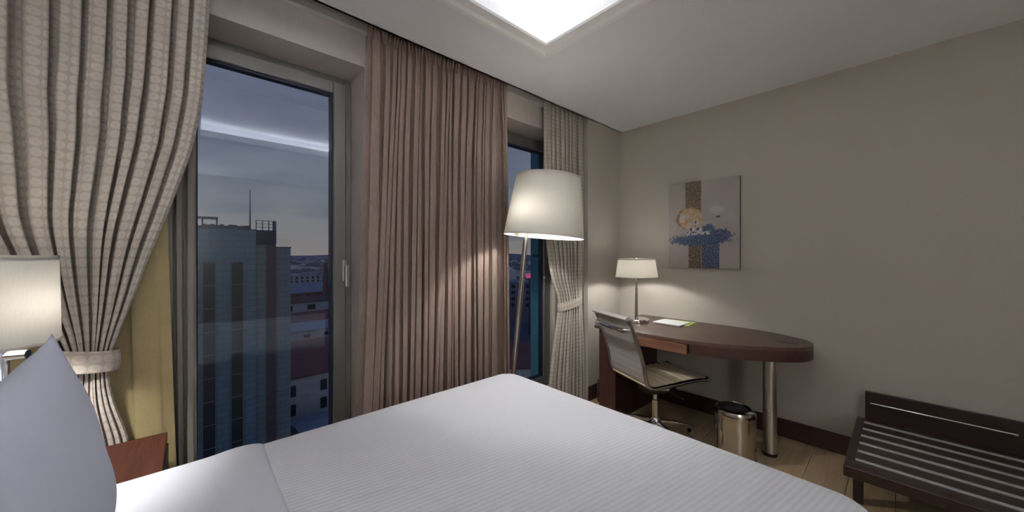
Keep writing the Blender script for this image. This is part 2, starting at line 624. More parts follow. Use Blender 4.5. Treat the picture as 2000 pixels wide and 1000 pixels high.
def window(n, x0, x1, label, handle_side=1):
    w = thing('window_%d' % n, label, None, ((x0 + x1) / 2, YF, ZS))
    w['kind'] = 'structure'
    b = bm_new()
    ring(b, x0, x1, ZS, ZH, 0.042, YF, YF + 0.09)
    wpart(w, 'frame', b, M['alu'])
    b = bm_new()
    ring(b, x0 + 0.036, x1 - 0.036, ZS + 0.036, ZH - 0.036, 0.072, YF - 0.016, YF + 0.06, 0.005)
    sash = wpart(w, 'sash', b, M['alu'])
    b = bm_new()
    gx0, gx1, gz0, gz1 = x0 + 0.107, x1 - 0.107, ZS + 0.107, ZH - 0.107
    ring(b, gx0, gx1, gz0, gz1, 0.012, YF + 0.004, YF + 0.05, 0.001)
    wpart(w, 'gasket', b, M['gasket'])
    b = bm_new()
    box(b, gx0 + 0.011, gx1 - 0.011, YF + 0.020, YF + 0.026, gz0 + 0.011, gz1 - 0.011)
    wpart(w, 'glass_pane', b, M['glass'])
    if handle_side:
        hx = x1 - 0.044
        b = bm_new()
        box(b, hx - 0.014, hx + 0.014, YF - 0.026, YF - 0.016, 1.17, 1.30, 0.004, 2)
        h = wpart(w, 'handle', b, M['brushed'])
        b = bm_new()
        tube(b, [(hx, YF - 0.022, 1.262), (hx, YF - 0.062, 1.262)], 0.009, 10)
        box(b, hx - 0.011, hx + 0.011, YF - 0.070, YF - 0.054, 1.135, 1.275, 0.006, 2)
        wpart(w, 'lever', b, M['brushed'], parent=h)
    return w
window(1, W1[0], W1[1], 'tall aluminium window with a lever handle nearest the bed')
window(2, W2[0], W2[1], 'tall aluminium window behind the floor lamp', 0)

# ============================================================ CURTAINS
def lerp_tab(tab, z):
    """tab: list of (z, value) from high z to low z; smooth interpolation"""
    if z >= tab[0][0]:
        return tab[0][1]
    for (za, a), (zb, b) in zip(tab, tab[1:]):
        if z >= zb:
            t = (za - z) / (za - zb)
            return a + (b - a) * t
    return tab[-1][1]

def smooth_tab(tab, z, d=0.05):
    return (lerp_tab(tab, z + d) + 2 * lerp_tab(tab, z) + lerp_tab(tab, z - d)) / 4

def drape(name, xl, xr, yc, amp, widths, ztop, zbot, m, nu_per=10, nv=70, fabric_w=2.0, curl=0.35, seed=1, parent=None, zwob=0.0, thick=0.0, sharp=2.8):
    """folded cloth; xl/xr/yc/amp are (z,value) tables, widths the relative fold widths"""
    rg = random.Random(seed)
    tot = sum(widths)
    nf = len(widths)
    ph, us, ks = [], [], []
    cum = 0
    depth = [rg.uniform(0.65, 1.15) for _ in widths]
    drift = [rg.uniform(-1, 1) for _ in range(nf + 1)]
    for i, w_ in enumerate(widths):
        for k in range(nu_per):
            us.append((cum + w_ * k / nu_per) / tot)
            ph.append(k / nu_per)
            ks.append(i)
        cum += w_
    us.append(1.0)
    ph.append(1.0)
    ks.append(nf - 1)
    bm = bm_new()
    uvl = bm.loops.layers.uv.new('UVMap')
    grid = []
    for j in range(nv + 1):
        z = ztop + (zbot - ztop) * j / nv
        a, b = smooth_tab(xl, z), smooth_tab(xr, z)
        y0, am = smooth_tab(yc, z), smooth_tab(amp, z)
        row_ = []
        for u, p, k in zip(us, ph, ks):
            dk = drift[k] * (1 - p) + drift[k + 1] * p
            uu = u + zwob * dk * math.sin((ztop - z) * 1.4 + k * 0.7) * (0 if u in (0.0, 1.0) else 1) / nf
            d_ = depth[k]
            s_ = math.sin(2 * PI * p)
            wid = (b - a) * widths[k] / tot
            x = a + (b - a) * uu + curl * wid * math.sin(4 * PI * p) * 0.25
            cc = 0.5 + 0.5 * math.cos(2 * PI * p)
            y = y0 + am * d_ * (-1 + 2 * cc ** sharp + 0.10 * math.cos(4 * PI * p + k))
            row_.append(bm.verts.new((x, y, z)))
        grid.append(row_)
    ref = grid[min(nv, nv // 8)]
    arc = [0.0]
    for i in range(1, len(us)):
        arc.append(arc[-1] + (ref[i].co - ref[i - 1].co).length)
    for j in range(nv):
        for i in range(len(us) - 1):
            f = bm.faces.new((grid[j][i], grid[j][i + 1], grid[j + 1][i + 1], grid[j + 1][i]))
            for l, (ii, jj) in zip(f.loops, ((i, j), (i + 1, j), (i + 1, j + 1), (i, j + 1))):
                l[uvl].uv = (arc[ii], ztop + (zbot - ztop) * jj / nv)
    o = mesh_obj(name, bm, m, parent, True)
    if thick:
        md = o.modifiers.new('thickness', 'SOLIDIFY')
        md.thickness = thick
        md.offset = 0
    return o

def shift_to(root, o):
    o.data.transform(Matrix.Translation(-root.location))
    return o

def tie_band(cx, cy, z, rx, ry, h, m, tilt, taper=0.0):
    bm = bm_new()
    uvl = bm.loops.layers.uv.new('UVMap')
    n, k = 48, 6
    rings = []
    for i in range(n):
        a = 2 * PI * i / n
        col = []
        for q in range(k + 1):
            t = q / k - 0.5
            bul = 1 + 0.05 * (1 - (2 * t) ** 2)
            x = cx + rx * bul * math.cos(a)
            y_ = cy + ry * bul * math.sin(a)
            hh = h * (1 - taper * math.cos(a))
            col.append(bm.verts.new((x, y_, z + t * hh - tilt * (x - cx))))
        rings.append(col)
    for i in range(n):
        for q in range(k):
            f = bm.faces.new((rings[i][q], rings[(i + 1) % n][q], rings[(i + 1) % n][q + 1], rings[i][q + 1]))
            for l, (ii, qq) in zip(f.loops, ((i, q), (i + 1, q), (i + 1, q + 1), (i, q + 1))):
                l[uvl].uv = (ii / n * 2 * PI * rx, qq / k * h)
    return bm

# patterned drape at the bed side
fw = [0.9, 1.1, 1.0, 1.0, 1.15, 1.0, 1.05, 0.75, 0.70, 0.95, 0.80, 0.75]
cl = thing('patterned_drape', 'large beige drape with circle pattern tied back above the nightstand', 'curtain', (-0.30, 1.98, 0.02), 0, 'patterned drapes at the windows')
o = drape('drape_panel', [(2.66, -0.70), (1.9, -0.69), (1.45, -0.60), (1.15, -0.45), (0.99, -0.36), (0.90, -0.345), (0.70, -0.40), (0.02, -0.44)],
          [(2.66, 0.070), (2.40, 0.064), (2.19, 0.053), (1.97, 0.040), (1.77, 0.008), (1.62, -0.032), (1.47, -0.073), (1.33, -0.117), (1.13, -0.170), (0.985, -0.214), (0.90, -0.228), (0.78, -0.214), (0.63, -0.175), (0.02, -0.13)],
          [(2.66, 1.995), (1.4, 1.985), (1.0, 1.985), (0.88, 1.99), (0.66, 2.008), (0.02, 2.008)],
          [(2.66, 0.030), (1.5, 0.034), (1.15, 0.030), (0.98, 0.024), (0.88, 0.020), (0.66, 0.019), (0.02, 0.019)],
          fw, 2.66, 0.02, M['circles'], 14, 90, 1.75, 0.9, 5, cl, 0.25)
shift_to(cl, o)
b = tie_band(-0.284, 1.985, 0.955, 0.088, 0.062, 0.078, M['circles'], 0.17, 0.05)
wpart(cl, 'tieback', b, M['circles'], True)

# khaki blackout lining behind it
kl = thing('blackout_lining', 'khaki satin lining curtain hanging behind the tied drape and nightstand', 'curtain', (-0.3, 2.05, 0.02))
o = drape('lining_panel', [(2.66, -0.70), (0.02, -0.66)], [(2.66, -0.10), (1.45, -0.068), (0.9, -0.055), (0.5, -0.044), (0.02, -0.035)],
          [(2.66, 2.068), (0.02, 2.066)], [(2.66, 0.008), (0.02, 0.012)], [1.2, 1.0, 1.5, 1.1, 1.6], 2.66, 0.02, M['khaki'], 12, 40, 0.8, 0.3, 8, kl, 0.2)
shift_to(kl, o)
# grey sheer edge against the window
gl = thing('grey_sheer', 'narrow grey sheer bunched against the left side of the bed window', 'curtain', (-0.02, 2.11, 0.07))
o = drape('sheer_panel', [(2.36, -0.080), (0.07, -0.080)], [(2.36, 0.022), (1.4, 0.020), (0.07, 0.026)],
          [(2.36, 2.14), (0.07, 2.14)], [(2.36, 0.020), (0.07, 0.022)], [1.0, 0.8, 1.1], 2.36, 0.07, M['tan_lining'], 14, 30, 0.3, 0.6, 9, gl, 0.2)
shift_to(gl, o)

# brown voile between the windows
rg = random.Random(21)
fw = [1.5, 1.0, 0.75] + [rg.uniform(0.5, 1.2) for _ in range(19)] + [1.5]
vc = thing('voile_curtain', 'gathered dark brown voile curtain hanging between the two windows', 'curtain', (1.22, 2.0, 0.01))
vy, va = [(2.66, 2.0), (0.01, 2.0)], [(2.66, 0.010), (2.55, 0.014), (2.3, 0.022), (1.2, 0.028), (0.01, 0.030)]
o = drape('voile_panel', [(2.66, 0.738), (2.3, 0.730), (1.9, 0.715), (1.0, 0.694), (0.01, 0.668)],
          [(2.66, 1.685), (2.35, 1.668), (2.1, 1.655), (0.01, 1.655)], vy, va, fw, 2.66, 0.01, M['sheer'], 12, 70, 2.4, 0.8, 22, vc, 0.6)
shift_to(vc, o)
o = drape('voile_edge', [(2.66, 1.680), (2.35, 1.690), (2.1, 1.700), (0.01, 1.702)],
          [(2.66, 1.745), (1.7, 1.757), (0.01, 1.768)], vy, va, [0.8, 0.7], 2.66, 0.01, M['sheer'], 12, 70, 0.3, 0.6, 23, vc, 0.3)
shift_to(vc, o)
# gathered heading tape with small pinches
bm = bm_new()
for i in range(46):
    x = 0.742 + i * 1.0 / 45
    tube(bm, [(x, 1.982 + 0.006 * math.sin(i * 2.1), 2.655), (x + rg.uniform(-0.006, 0.006), 1.978 + 0.006 * math.sin(i * 1.7), 2.60), (x + rg.uniform(-0.01, 0.01), 1.985, 2.53)], [0.008, 0.009, 0.003], 6)
wpart(vc, 'gathered_heading', bm, M['sheer'], True)

# patterned drape in the corner
fw = [0.9, 1.0, 0.8, 1.1, 0.9, 0.8, 1.0, 0.9, 0.8]
cr_ = thing('patterned_drape', 'slim tied-back patterned drape beside the corner column and floor lamp', 'curtain', (2.5, 1.99, 0.012), 0, 'patterned drapes at the windows')
o = drape('drape_panel', [(2.66, 2.185), (1.75, 2.188), (1.49, 2.196), (1.15, 2.262), (0.97, 2.352), (0.88, 2.352), (0.54, 2.284), (0.25, 2.240), (0.012, 2.225)],
          [(2.66, 2.688), (1.5, 2.682), (0.94, 2.650), (0.85, 2.650), (0.4, 2.684), (0.012, 2.688)],
          [(2.66, 2.0), (1.2, 1.99), (0.93, 1.985), (0.6, 1.985), (0.012, 1.985)],
          [(2.66, 0.024), (1.3, 0.028), (0.93, 0.024), (0.5, 0.030), (0.012, 0.034)],
          fw, 2.66, 0.012, M['circles'], 12, 80, 1.35, 0.8, 31, cr_, 0.3)
shift_to(cr_, o)
b = tie_band(2.50, 1.992, 0.905, 0.158, 0.052, 0.075, M['circles'], -0.16, 0.0)
wpart(cr_, 'tieback', b, M['circles'], True)
k2 = thing('blackout_lining', 'grey-beige lining strip hanging between the right window and the corner drape', 'curtain', (2.45, 2.06, 0.02))
o = drape('lining_panel', [(2.66, 2.46), (1.4, 2.36), (0.02, 2.34)], [(2.66, 2.685), (0.02, 2.685)],
          [(2.66, 2.07), (0.02, 2.07)], [(2.66, 0.010), (0.02, 0.012)], [1, 1.2, 0.9, 1.1], 2.66, 0.02, M['grey_khaki'], 10, 30, 0.5, 0.4, 33, k2, 0.2)
shift_to(k2, o)

# ============================================================ BED
bx0, bx1, by0, by1, bz = -0.60, 1.432, 0.035, 1.605, 0.642
bed = thing('bed', 'low upholstered double bed with a brown headboard under white linen', 'bed', (0.38, 0.82, 0))
b = bm_new()
box(b, bx0 + 0.02, bx1 - 0.05, by0 + 0.05, by1 - 0.05, 0.06, 0.30, 0.02, 3)
wpart(bed, 'bed_base', b, M['headboard'], True, 40)
b = bm_new()
box(b, bx0, bx1 - 0.035, by0 + 0.035, by1 - 0.035, 0.30, 0.58, 0.05, 4)
wpart(bed, 'mattress', b, M['white_linen'], True, 40)
for lx in (bx0 + 0.12, bx1 - 0.2):
    for ly in (by0 + 0.15, by1 - 0.15):
        b = bm_new()
        tube(b, [(lx, ly, 0), (lx, ly, 0.08)], 0.03, 12)
        wpart(bed, 'leg', b, M['black'], True, 40)
b = bm_new()
box(b, XC + 0.005, bx0 - 0.005, by0 - 0.1, by1 + 0.02, 0.0, 0.96, 0.02, 3)
wpart(bed, 'headboard', b, M['headboard'], True, 40)

def cover(x0, x1, y0, y1, ztop, rc, ra, drop, nx, ny, wob, seed, head_open=True):
    """cloth laid over a box: flat top, rounded edge, hanging sides; x0 side is open"""
    bm = bm_new()
    uvl = bm.loops.layers.uv.new('UVMap')
    ix1, iy0, iy1 = x1 - rc, y0 + rc, y1 - rc
    flat = rc - ra
    arc = PI / 2 * ra
    ext = flat + arc + drop
    px = [x0 + (ix1 + ext - x0) * i / nx for i in range(nx + 1)]
    py = [iy0 - ext + (iy1 + ext - (iy0 - ext)) * j / ny for j in range(ny + 1)]
    rg = random.Random(seed)
    fr = [(rg.uniform(1.5, 6), rg.uniform(1.5, 6), rg.uniform(0, 6)) for _ in range(6)]
    g = []
    for i in px:
        col = []
        for j in py:
            qx, qy = min(i, ix1), min(max(j, iy0), iy1)
            vx, vy = i - qx, j - qy
            d = math.hypot(vx, vy)
            if d > 1e-9:
                dx, dy = vx / d, vy / d
            else:
                dx = dy = 0
            if d <= flat:
                h, dz = d, 0
            elif d <= flat + arc:
                a = (d - flat) / ra
                h, dz = flat + ra * math.sin(a), ra * (1 - math.cos(a))
            else:
                h, dz = flat + ra, ra + min(d - flat - arc, drop)
            w = sum(math.sin(i * a + j * b_ + c) for a, b_, c in fr) / 6
            hang = max(0, d - flat - arc)
            h += hang * 0.05 * math.sin(9 * (i + j)) * wob * 40
            col.append(bm.verts.new((qx + dx * h, qy + dy * h, ztop - dz + w * wob)))
        g.append(col)
    for a in range(nx):
        for c in range(ny):
            f = bm.faces.new((g[a][c], g[a + 1][c], g[a + 1][c + 1], g[a][c + 1]))
            for l, (ii, jj) in zip(f.loops, ((a, c), (a + 1, c), (a + 1, c + 1), (a, c + 1))):
                l[uvl].uv = (px[ii], py[jj])
    return bm

dv = thing('duvet', 'white finely striped duvet spread over the bed with plain turned-down end', 'duvet', (0.38, 0.82, 0.35))
b = cover(0.10, bx1, by0, by1, bz, 0.105, 0.050, 0.26, 70, 80, 0.004, 3)
o = wpart(dv, 'duvet_cover', b, M['duvet'], True)
md = o.modifiers.new('thickness', 'SOLIDIFY')
md.thickness = 0.012
md.offset = -1
def fold_cover(x0, x1, y0, y1, ztop, ra, drop, seed):
    bm = bm_new()
    rg = random.Random(seed)
    fr = [(rg.uniform(1.5, 7), rg.uniform(1.5, 6), rg.uniform(0, 6)) for _ in range(6)]
    n = 60
    prof_ = []
    prof_.append((y0, ztop - ra - drop))
    for k in range(9):
        a = PI / 2 * k / 8
        prof_.append((y0 + ra * (1 - math.cos(a)), ztop - ra + ra * math.sin(a)))
    for k in range(1, 24):
        prof_.append((y0 + ra + (y1 - y0 - 2 * ra) * k / 24, ztop))
    for k in range(9):
        a = PI / 2 * (1 - k / 8)
        prof_.append((y1 - ra * (1 - math.cos(a)), ztop - ra + ra * math.sin(a)))
    prof_.append((y1, ztop - ra - drop))
    g = []
    nx = 34
    for i in range(nx + 1):
        t = i / nx
        row_ = []
        for (yy, zz) in prof_:
            edge = 0.012 * math.sin(yy * 3.1 + 0.6)
            xx = x0 + (x1 + edge - x0) * t
            w = sum(math.sin(xx * a + yy * b_ + c) for a, b_, c in fr) / 6 * 0.004
            lip = -0.020 * max(0, (t - 0.94) / 0.06) ** 2 + 0.006 * math.exp(-((t - 0.88) / 0.06) ** 2)
            row_.append(bm.verts.new((xx, yy, zz + w + lip)))
        g.append(row_)
    for i in range(nx):
        for k in range(len(prof_) - 1):
            bm.faces.new((g[i][k], g[i + 1][k], g[i + 1][k + 1], g[i][k + 1]))
    return bm
b = fold_cover(bx0 + 0.02, 0.222, by0 - 0.008, by1 + 0.006, bz + 0.012, 0.060, 0.24, 12)
o = wpart(dv, 'turned_down_sheet', b, M['white_linen'], True)
md = o.modifiers.new('thickness', 'SOLIDIFY')
md.thickness = 0.008
md.offset = -1

def pillow_mesh(w, h, t, slope=0.0, n=26):
    """w along Y, h along Z standing on z=0, thickness along X, pointed corners; slope makes the +Y end taller"""
    bm = bm_new()
    for s in (1, -1):
        g = []
        for i in range(n + 1):
            col = []
            for j in range(n + 1):
                a, b_ = 2 * i / n - 1, 2 * j / n - 1
                pa = 1 - 0.08 * (1 - a * a) * abs(b_) ** 2
                pb = 1 - 0.07 * (1 - b_ * b_) * abs(a) ** 2
                th = t / 2 * (max(0, 1 - a * a) ** 0.55) * (max(0, 1 - b_ * b_) ** 0.45)
                th *= 1 + 0.16 * (0 - b_)
                wr = 0.004 * math.sin(a * 9 + b_ * 4) * (1 - a * a) * (1 - b_ * b_)
                zz_ = (b_ * pa + 1) / 2 * h * (1 + slope * a)
                col.append(bm.verts.new((s * (th + wr), a * w / 2 * pb, zz_)))
            g.append(col)
        for i in range(n):
            for j in range(n):
                q = (g[i][j], g[i + 1][j], g[i + 1][j + 1], g[i][j + 1])
                bm.faces.new(q if s > 0 else tuple(reversed(q)))
    bmesh.ops.remove_doubles(bm, verts=bm.verts, dist=0.0008)
    return bm

b = pillow_mesh(0.74, 0.450, 0.18, 0.075)
p1 = mesh_obj('pillow', b, M['pillow'], None, True)
p1.location = (-0.185, 1.045, 0.657)
p1.rotation_euler = (0, R(-8), 0)
tag(p1, 'plump white pillow standing upright at the left edge of the bed', 'pillow', 'pillows against the headboard')
b = pillow_mesh(0.70, 0.42, 0.16)
p2 = mesh_obj('pillow', b, M['pillow'], None, True)
p2.location = (-0.40, 1.045, 0.657)
p2.rotation_euler = (0, R(-12), 0)
tag(p2, 'white pillow hidden behind the upright one, leaning on the headboard', 'pillow', 'pillows against the headboard')

# ------------------------------------------------------------ nightstand
nx0, nx1, ny0, ny1, nzt = -0.56, -0.066, 1.625, 1.966, 0.628
ns = thing('nightstand', 'reddish wooden nightstand wedged between the bed and the curtains', 'nightstand', ((nx0 + nx1) / 2, 1.79, 0))
b = bm_new()
box(b, nx0, nx1, ny0, ny1, nzt - 0.03, nzt, 0.002, 1)
wpart(ns, 'top', b, M['night'])
b = bm_new()
box(b, nx0 + 0.005, nx1 - 0.006, ny0 + 0.005, ny1 - 0.004, 0.08, nzt - 0.03, 0.002, 1)
wpart(ns, 'body', b, M['dark'])
b = bm_new()
box(b, nx1 - 0.006, nx1 + 0.004, ny0 + 0.012, ny1 - 0.012, 0.36, nzt - 0.04, 0.002, 1)
dr = wpart(ns, 'drawer', b, M['dark'])
b = bm_new()
tube(b, [(nx1 + 0.004, 1.79, 0.48), (nx1 + 0.022, 1.79, 0.48)], [0.006, 0.011], 10)
wpart(ns, 'knob', b, M['chrome'], True, parent=dr)
for lx in (nx0 + 0.05, nx1 - 0.05):
    for ly in (ny0 + 0.05, ny1 - 0.05):
        b = bm_new()
        box(b, lx - 0.02, lx + 0.02, ly - 0.02, ly + 0.02, 0, 0.08)
        wpart(ns, 'leg', b, M['dark'])

# ------------------------------------------------------------ lamps
def shade(bm, cx, cy, z0, z1, r0, r1, t=0.003, n=56):
    lathe(bm, [(r0, z0), (r1, z1)], (cx, cy, 0), n)

def add_rims(root, sh_, z0, z1, r0, r1, mtx):
    """a thin hem ring at the bottom and one at the top of a shade"""
    for z_, r_ in ((z0, r0), (z1, r1)):
        bm = bm_new()
        lathe(bm, [(r_ + 0.0015, z_ - 0.003), (r_ + 0.0015, z_ + 0.003), (r_ - 0.0025, z_ + 0.003), (r_ - 0.0025, z_ - 0.003)], (0, 0, 0), 56, True)
        bmesh.ops.transform(bm, matrix=mtx, verts=bm.verts)
        wpart(root, 'rim', bm, M['rim'], True, 40, parent=sh_)

def bulb_mesh(c, r=0.028):
    bm = bm_new()
    pr = [(0, -r * 1.6), (r * 0.45, -r * 1.5), (r * 0.5, -r * 0.8)]
    for k in range(9):
        a = -PI / 4 + (PI * 0.75) * k / 8
        pr.append((r * math.cos(a), r * math.sin(a)))
    pr[-1] = (0, r)
    lathe(bm, pr, c, 20)
    return bm

# bedside swing-arm lamp, plus an unseen near-side twin added for ambient light
def swing_lamp(LX, LY, label):
    bl = thing('swing_arm_lamp', label, 'lamp', (XC, LY, 1.05), 0, 'swing-arm lamps beside the bed')
    b = bm_new()
    shade(b, LX, LY, 1.092, 1.326, 0.139, 0.135)
    sh_ = wpart(bl, 'lamp_shade', b, M['shade_bed'], True, 50)
    add_rims(bl, sh_, 1.092, 1.326, 0.139, 0.135, Matrix.Translation((LX, LY, 0)))
    b = bm_new()
    lathe(b, [(0, 1.314), (0.1345, 1.314)], (LX, LY, 0), 40)
    wpart(bl, 'top_diffuser', b, M['diffuser'])
    b = bm_new()
    tube(b, [(LX, LY, 1.312), (LX, LY, 1.338)], [0.006, 0.004], 8)
    wpart(bl, 'finial', b, M['bronze'], True)
    b = bm_new()
    tube(b, [(XC + 0.004, LY + 0.02, 1.062), (LX + 0.0, LY - 0.005, 1.062), (LX + 0.088, LY - 0.03, 1.062)], 0.0125, 14)
    wpart(bl, 'arm', b, M['chrome'], True, 40)
    b = bm_new()
    lathe(b, [(0, 0.985), (0.008, 0.985), (0.012, 1.00), (0.013, 1.045), (0.013, 1.10), (0.017, 1.11), (0.017, 1.16), (0, 1.16)], (LX + 0.045, LY - 0.018, 0), 16)
    wpart(bl, 'lamp_stem', b, M['chrome'], True, 40)
    b = bm_new()
    box(b, XC + 0.001, XC + 0.02, LY - 0.03, LY + 0.07, 0.98, 1.14, 0.006, 2)
    wpart(bl, 'wall_plate', b, M['chrome'], True, 40)
    wpart(bl, 'bulb', bulb_mesh((LX + 0.045, LY - 0.018, 1.205)), M['bulb_bed'], True)
swing_lamp(-0.412, 1.62, 'chrome swing-arm wall lamp with cream drum shade above the nightstand')
swing_lamp(-0.412, -0.06, 'unseen twin swing-arm lamp added at the near bed side as fill light')

# floor lamp (leaning pole, shade set off from the pole)
fl = thing('floor_lamp', 'leaning metal floor lamp with large cream shade at the foot of the bed', 'lamp', (1.486, 1.703, 0))
ux, uy = math.sin(R(47.8)), -math.cos(R(47.8))       # lean direction, along the window-to-desk diagonal
def fp(s, z):
    """point on the pole axis plane: s metres along the lean direction"""
    return (fl.location.x + ux * s, fl.location.y + uy * s, z)
LEAN = 0.0905
b = bm_new()
lathe(b, [(0, 0), (0.150, 0), (0.150, 0.012), (0.142, 0.020), (0.02, 0.026), (0, 0.026)], tuple(fl.location), 40)
wpart(fl, 'base', b, M['bronze'], True, 40)
b = bm_new()
tube(b, [fp(LEAN * 0.02, 0.02), fp(LEAN * 0.9, 0.9), fp(LEAN * 1.66, 1.66)], [0.0165, 0.0155, 0.014], 16)
wpart(fl, 'pole', b, M['bronze'], True, 40)
cs, cz0, cz1 = LEAN * 1.46 + 0.127, 1.447, 1.822
tilt = Matrix.Rotation(R(4.6), 4, Vector((-uy, ux, 0)))   # leans with the pole
ctr = Vector(fp(cs, (cz0 + cz1) / 2))
b = bm_new()
lathe(b, [(0.254, -0.187), (0.205, 0.187)], (0, 0, 0), 64)
bmesh.ops.transform(b, matrix=Matrix.Translation(ctr) @ tilt, verts=b.verts)
sh_ = wpart(fl, 'lamp_shade', b, M['shade_big'], True, 50)
add_rims(fl, sh_, -0.187, 0.187, 0.254, 0.205, Matrix.Translation(ctr) @ tilt)
b = bm_new()
lathe(b, [(0, 0.168), (0.2065, 0.168)], (0, 0, 0), 48)
bmesh.ops.transform(b, matrix=Matrix.Translation(ctr) @ tilt, verts=b.verts)
wpart(fl, 'top_diffuser', b, M['diffuser'])
b = bm_new()
for k in range(3):
    a = 2 * PI * k / 3 + 0.4
    pe = Matrix.Translation(ctr) @ tilt @ Vector((0.204 * math.cos(a), 0.204 * math.sin(a), 0.15))
    tube(b, [fp(LEAN * 1.64, 1.65), pe], 0.004, 8)
wpart(fl, 'shade_carrier', b, M['bronze'], True)
bp = fp(LEAN * 1.62 + 0.030, 1.60)
bp = (bp[0] - 0.672 * 0.095, bp[1] - 0.741 * 0.095, bp[2])
b = bm_new()
tube(b, [fp(LEAN * 1.60, 1.555), (bp[0], bp[1], 1.555)], 0.008, 10)
wpart(fl, 'bulb_holder', b, M['bronze'], True)
wpart(fl, 'bulb', bulb_mesh(bp, 0.021), M['bulb_floor'], True)

# made-up globe light behind the camera, added to lift the ambient level
gp = thing('fill_globe', 'unseen white globe light added behind the camera for ambient fill', 'lamp', (-0.42, -2.1, 0))
b = bm_new()
lathe(b, [(0, 0), (0.15, 0), (0.15, 0.015), (0.03, 0.03), (0.013, 0.05), (0.012, 1.36), (0.05, 1.38), (0.05, 1.40), (0, 1.40)], tuple(gp.location), 32)
wpart(gp, 'stand', b, M['bronze'], True, 40)
b = bm_new()
bmesh.ops.create_uvsphere(b, u_segments=24, v_segments=14, radius=0.19)
bmesh.ops.translate(b, verts=b.verts, vec=(-0.42, -2.1, 1.575))
wpart(gp, 'globe', b, emis('fill_globe_glow', (0.90, 0.95, 1.0), FILL_GLOBE_W / (PI * 4 * PI * 0.19 ** 2)), True)

# ============================================================ DESK
DZ = 0.758
def catmull(P, n=8):
    out = []
    for i in range(len(P) - 1):
        p0, p1_, p2_, p3 = P[max(i - 1, 0)], P[i], P[i + 1], P[min(i + 2, len(P) - 1)]
        for k in range(n):
            t = k / n
            out.append(tuple(0.5 * ((2 * p1_[c]) + (-p0[c] + p2_[c]) * t + (2 * p0[c] - 5 * p1_[c] + 4 * p2_[c] - p3[c]) * t * t + (-p0[c] + 3 * p1_[c] - 3 * p2_[c] + p3[c]) * t ** 3) for c in (0, 1)))
    out.append(tuple(P[-1]))
    return out
curve = catmull([(2.448, 1.25), (2.462, 1.00), (2.535, 0.775), (2.645, 0.595), (2.735, 0.480), (2.83, 0.408), (2.943, 0.386), (3.04, 0.422), (3.12, 0.52), (3.19, 0.66), (3.222, 0.85), (3.226, 1.05)], 8)
poly = [(3.226, 1.70), (2.452, 1.70), (2.446, 1.40)] + curve
poly = poly[::-1]
desk = thing('desk', 'mahogany writing desk tapering to a rounded tip on one metal leg', 'desk', (2.85, 1.1, 0))
b = bm_new()
prism(b, poly, DZ - 0.024, DZ, 0.003, 2)
wpart(desk, 'desktop', b, M['mahog'], True, 30)
# apron under the top, with a slot left for the drawer
front = [p for p in curve if p[1] < 0.958]
ap = [(3.220, 1.695), (2.90, 1.695), (2.90, 0.962), (2.462, 0.962)] + [(max(p[0] + 0.001, 2.46), p[1] + 0.0) for p in front]
b = bm_new()
prism(b, ap[::-1], DZ - 0.092, DZ - 0.024)
wpart(desk, 'apron', b, M['mahog_edge'], True, 30)
b = bm_new()
box(b, 2.456, 2.89, 0.970, 1.530, DZ - 0.088, DZ - 0.028, 0.002, 1)
drw = wpart(desk, 'drawer', b, M['mahog'])
b = bm_new()
box(b, 2.440, 2.458, 0.968, 1.532, DZ - 0.092, DZ - 0.026, 0.002, 1)
wpart(desk, 'drawer_front', b, M['mahog_x'], parent=drw)
b = bm_new()
box(b, 2.495, 3.205, 1.535, 1.685, 0.0, DZ - 0.024, 0.002, 1)
wpart(desk, 'pedestal', b, M['mahog_z'])
b = bm_new()
tube(b, [(2.865, 0.600, 0.018), (2.865, 0.600, DZ - 0.092)], 0.0395, 28)
leg = wpart(desk, 'leg', b, M['brushed'], True, 40)
b = bm_new()
lathe(b, [(0, 0.0), (0.041, 0.0), (0.042, 0.004), (0.042, 0.020), (0, 0.020)], (2.865, 0.600, 0), 28)
wpart(desk, 'foot_cap', b, M['black'], True, 40, parent=leg)
b = bm_new()
lathe(b, [(0.0405, 0.30), (0.0405, 0.305), (0.039, 0.306), (0.039, 0.299)], (2.865, 0.600, 0), 28, True)
wpart(desk, 'height_ring', b, M['chrome'], True, 40, parent=leg)
b = bm_new()
box(b, 2.875, 2.905, 0.46, 0.575, DZ - 0.001, DZ + 0.0008)
wpart(desk, 'cable_slot', b, M['black'])

# desk lamp
DX, DY = 2.858, 1.552
dl = thing('desk_lamp', 'small chrome table lamp with cream shade standing on the desk', 'lamp', (DX, DY, DZ))
b = bm_new()
lathe(b, [(0, 0.0), (0.100, 0.0), (0.104, 0.004), (0.104, 0.020), (0.098, 0.026), (0.02, 0.028), (0, 0.028)], (DX, DY, DZ), 44)
wpart(dl, 'base', b, M['chrome'], True, 40)
b = bm_new()
tube(b, [(DX, DY, DZ + 0.027), (DX, DY, DZ + 0.10), (DX, DY, 1.12), (DX, DY, 1.17)], [0.0135, 0.013, 0.0085, 0.0085], 14)
wpart(dl, 'stem', b, M['bronze'], True, 40)
b = bm_new()
shade(b, DX, DY, 1.139, 1.296, 0.174, 0.152)
sh_ = wpart(dl, 'lamp_shade', b, M['shade_desk'], True, 50)
add_rims(dl, sh_, 1.139, 1.296, 0.174, 0.152, Matrix.Translation((DX, DY, 0)))
b = bm_new()
lathe(b, [(0, 1.287), (0.152, 1.287)], (DX, DY, 0), 40)
wpart(dl, 'top_diffuser', b, M['diffuser'])
b = bm_new()
lathe(b, [(0, 1.286), (0.005, 1.286), (0.005, 1.300), (0.008, 1.305), (0.005, 1.312), (0, 1.313)], (DX, DY, 0), 12)
wpart(dl, 'finial', b, M['bronze'], True)
wpart(dl, 'bulb', bulb_mesh((DX, DY, 1.210), 0.015), M['bulb_desk'], True)

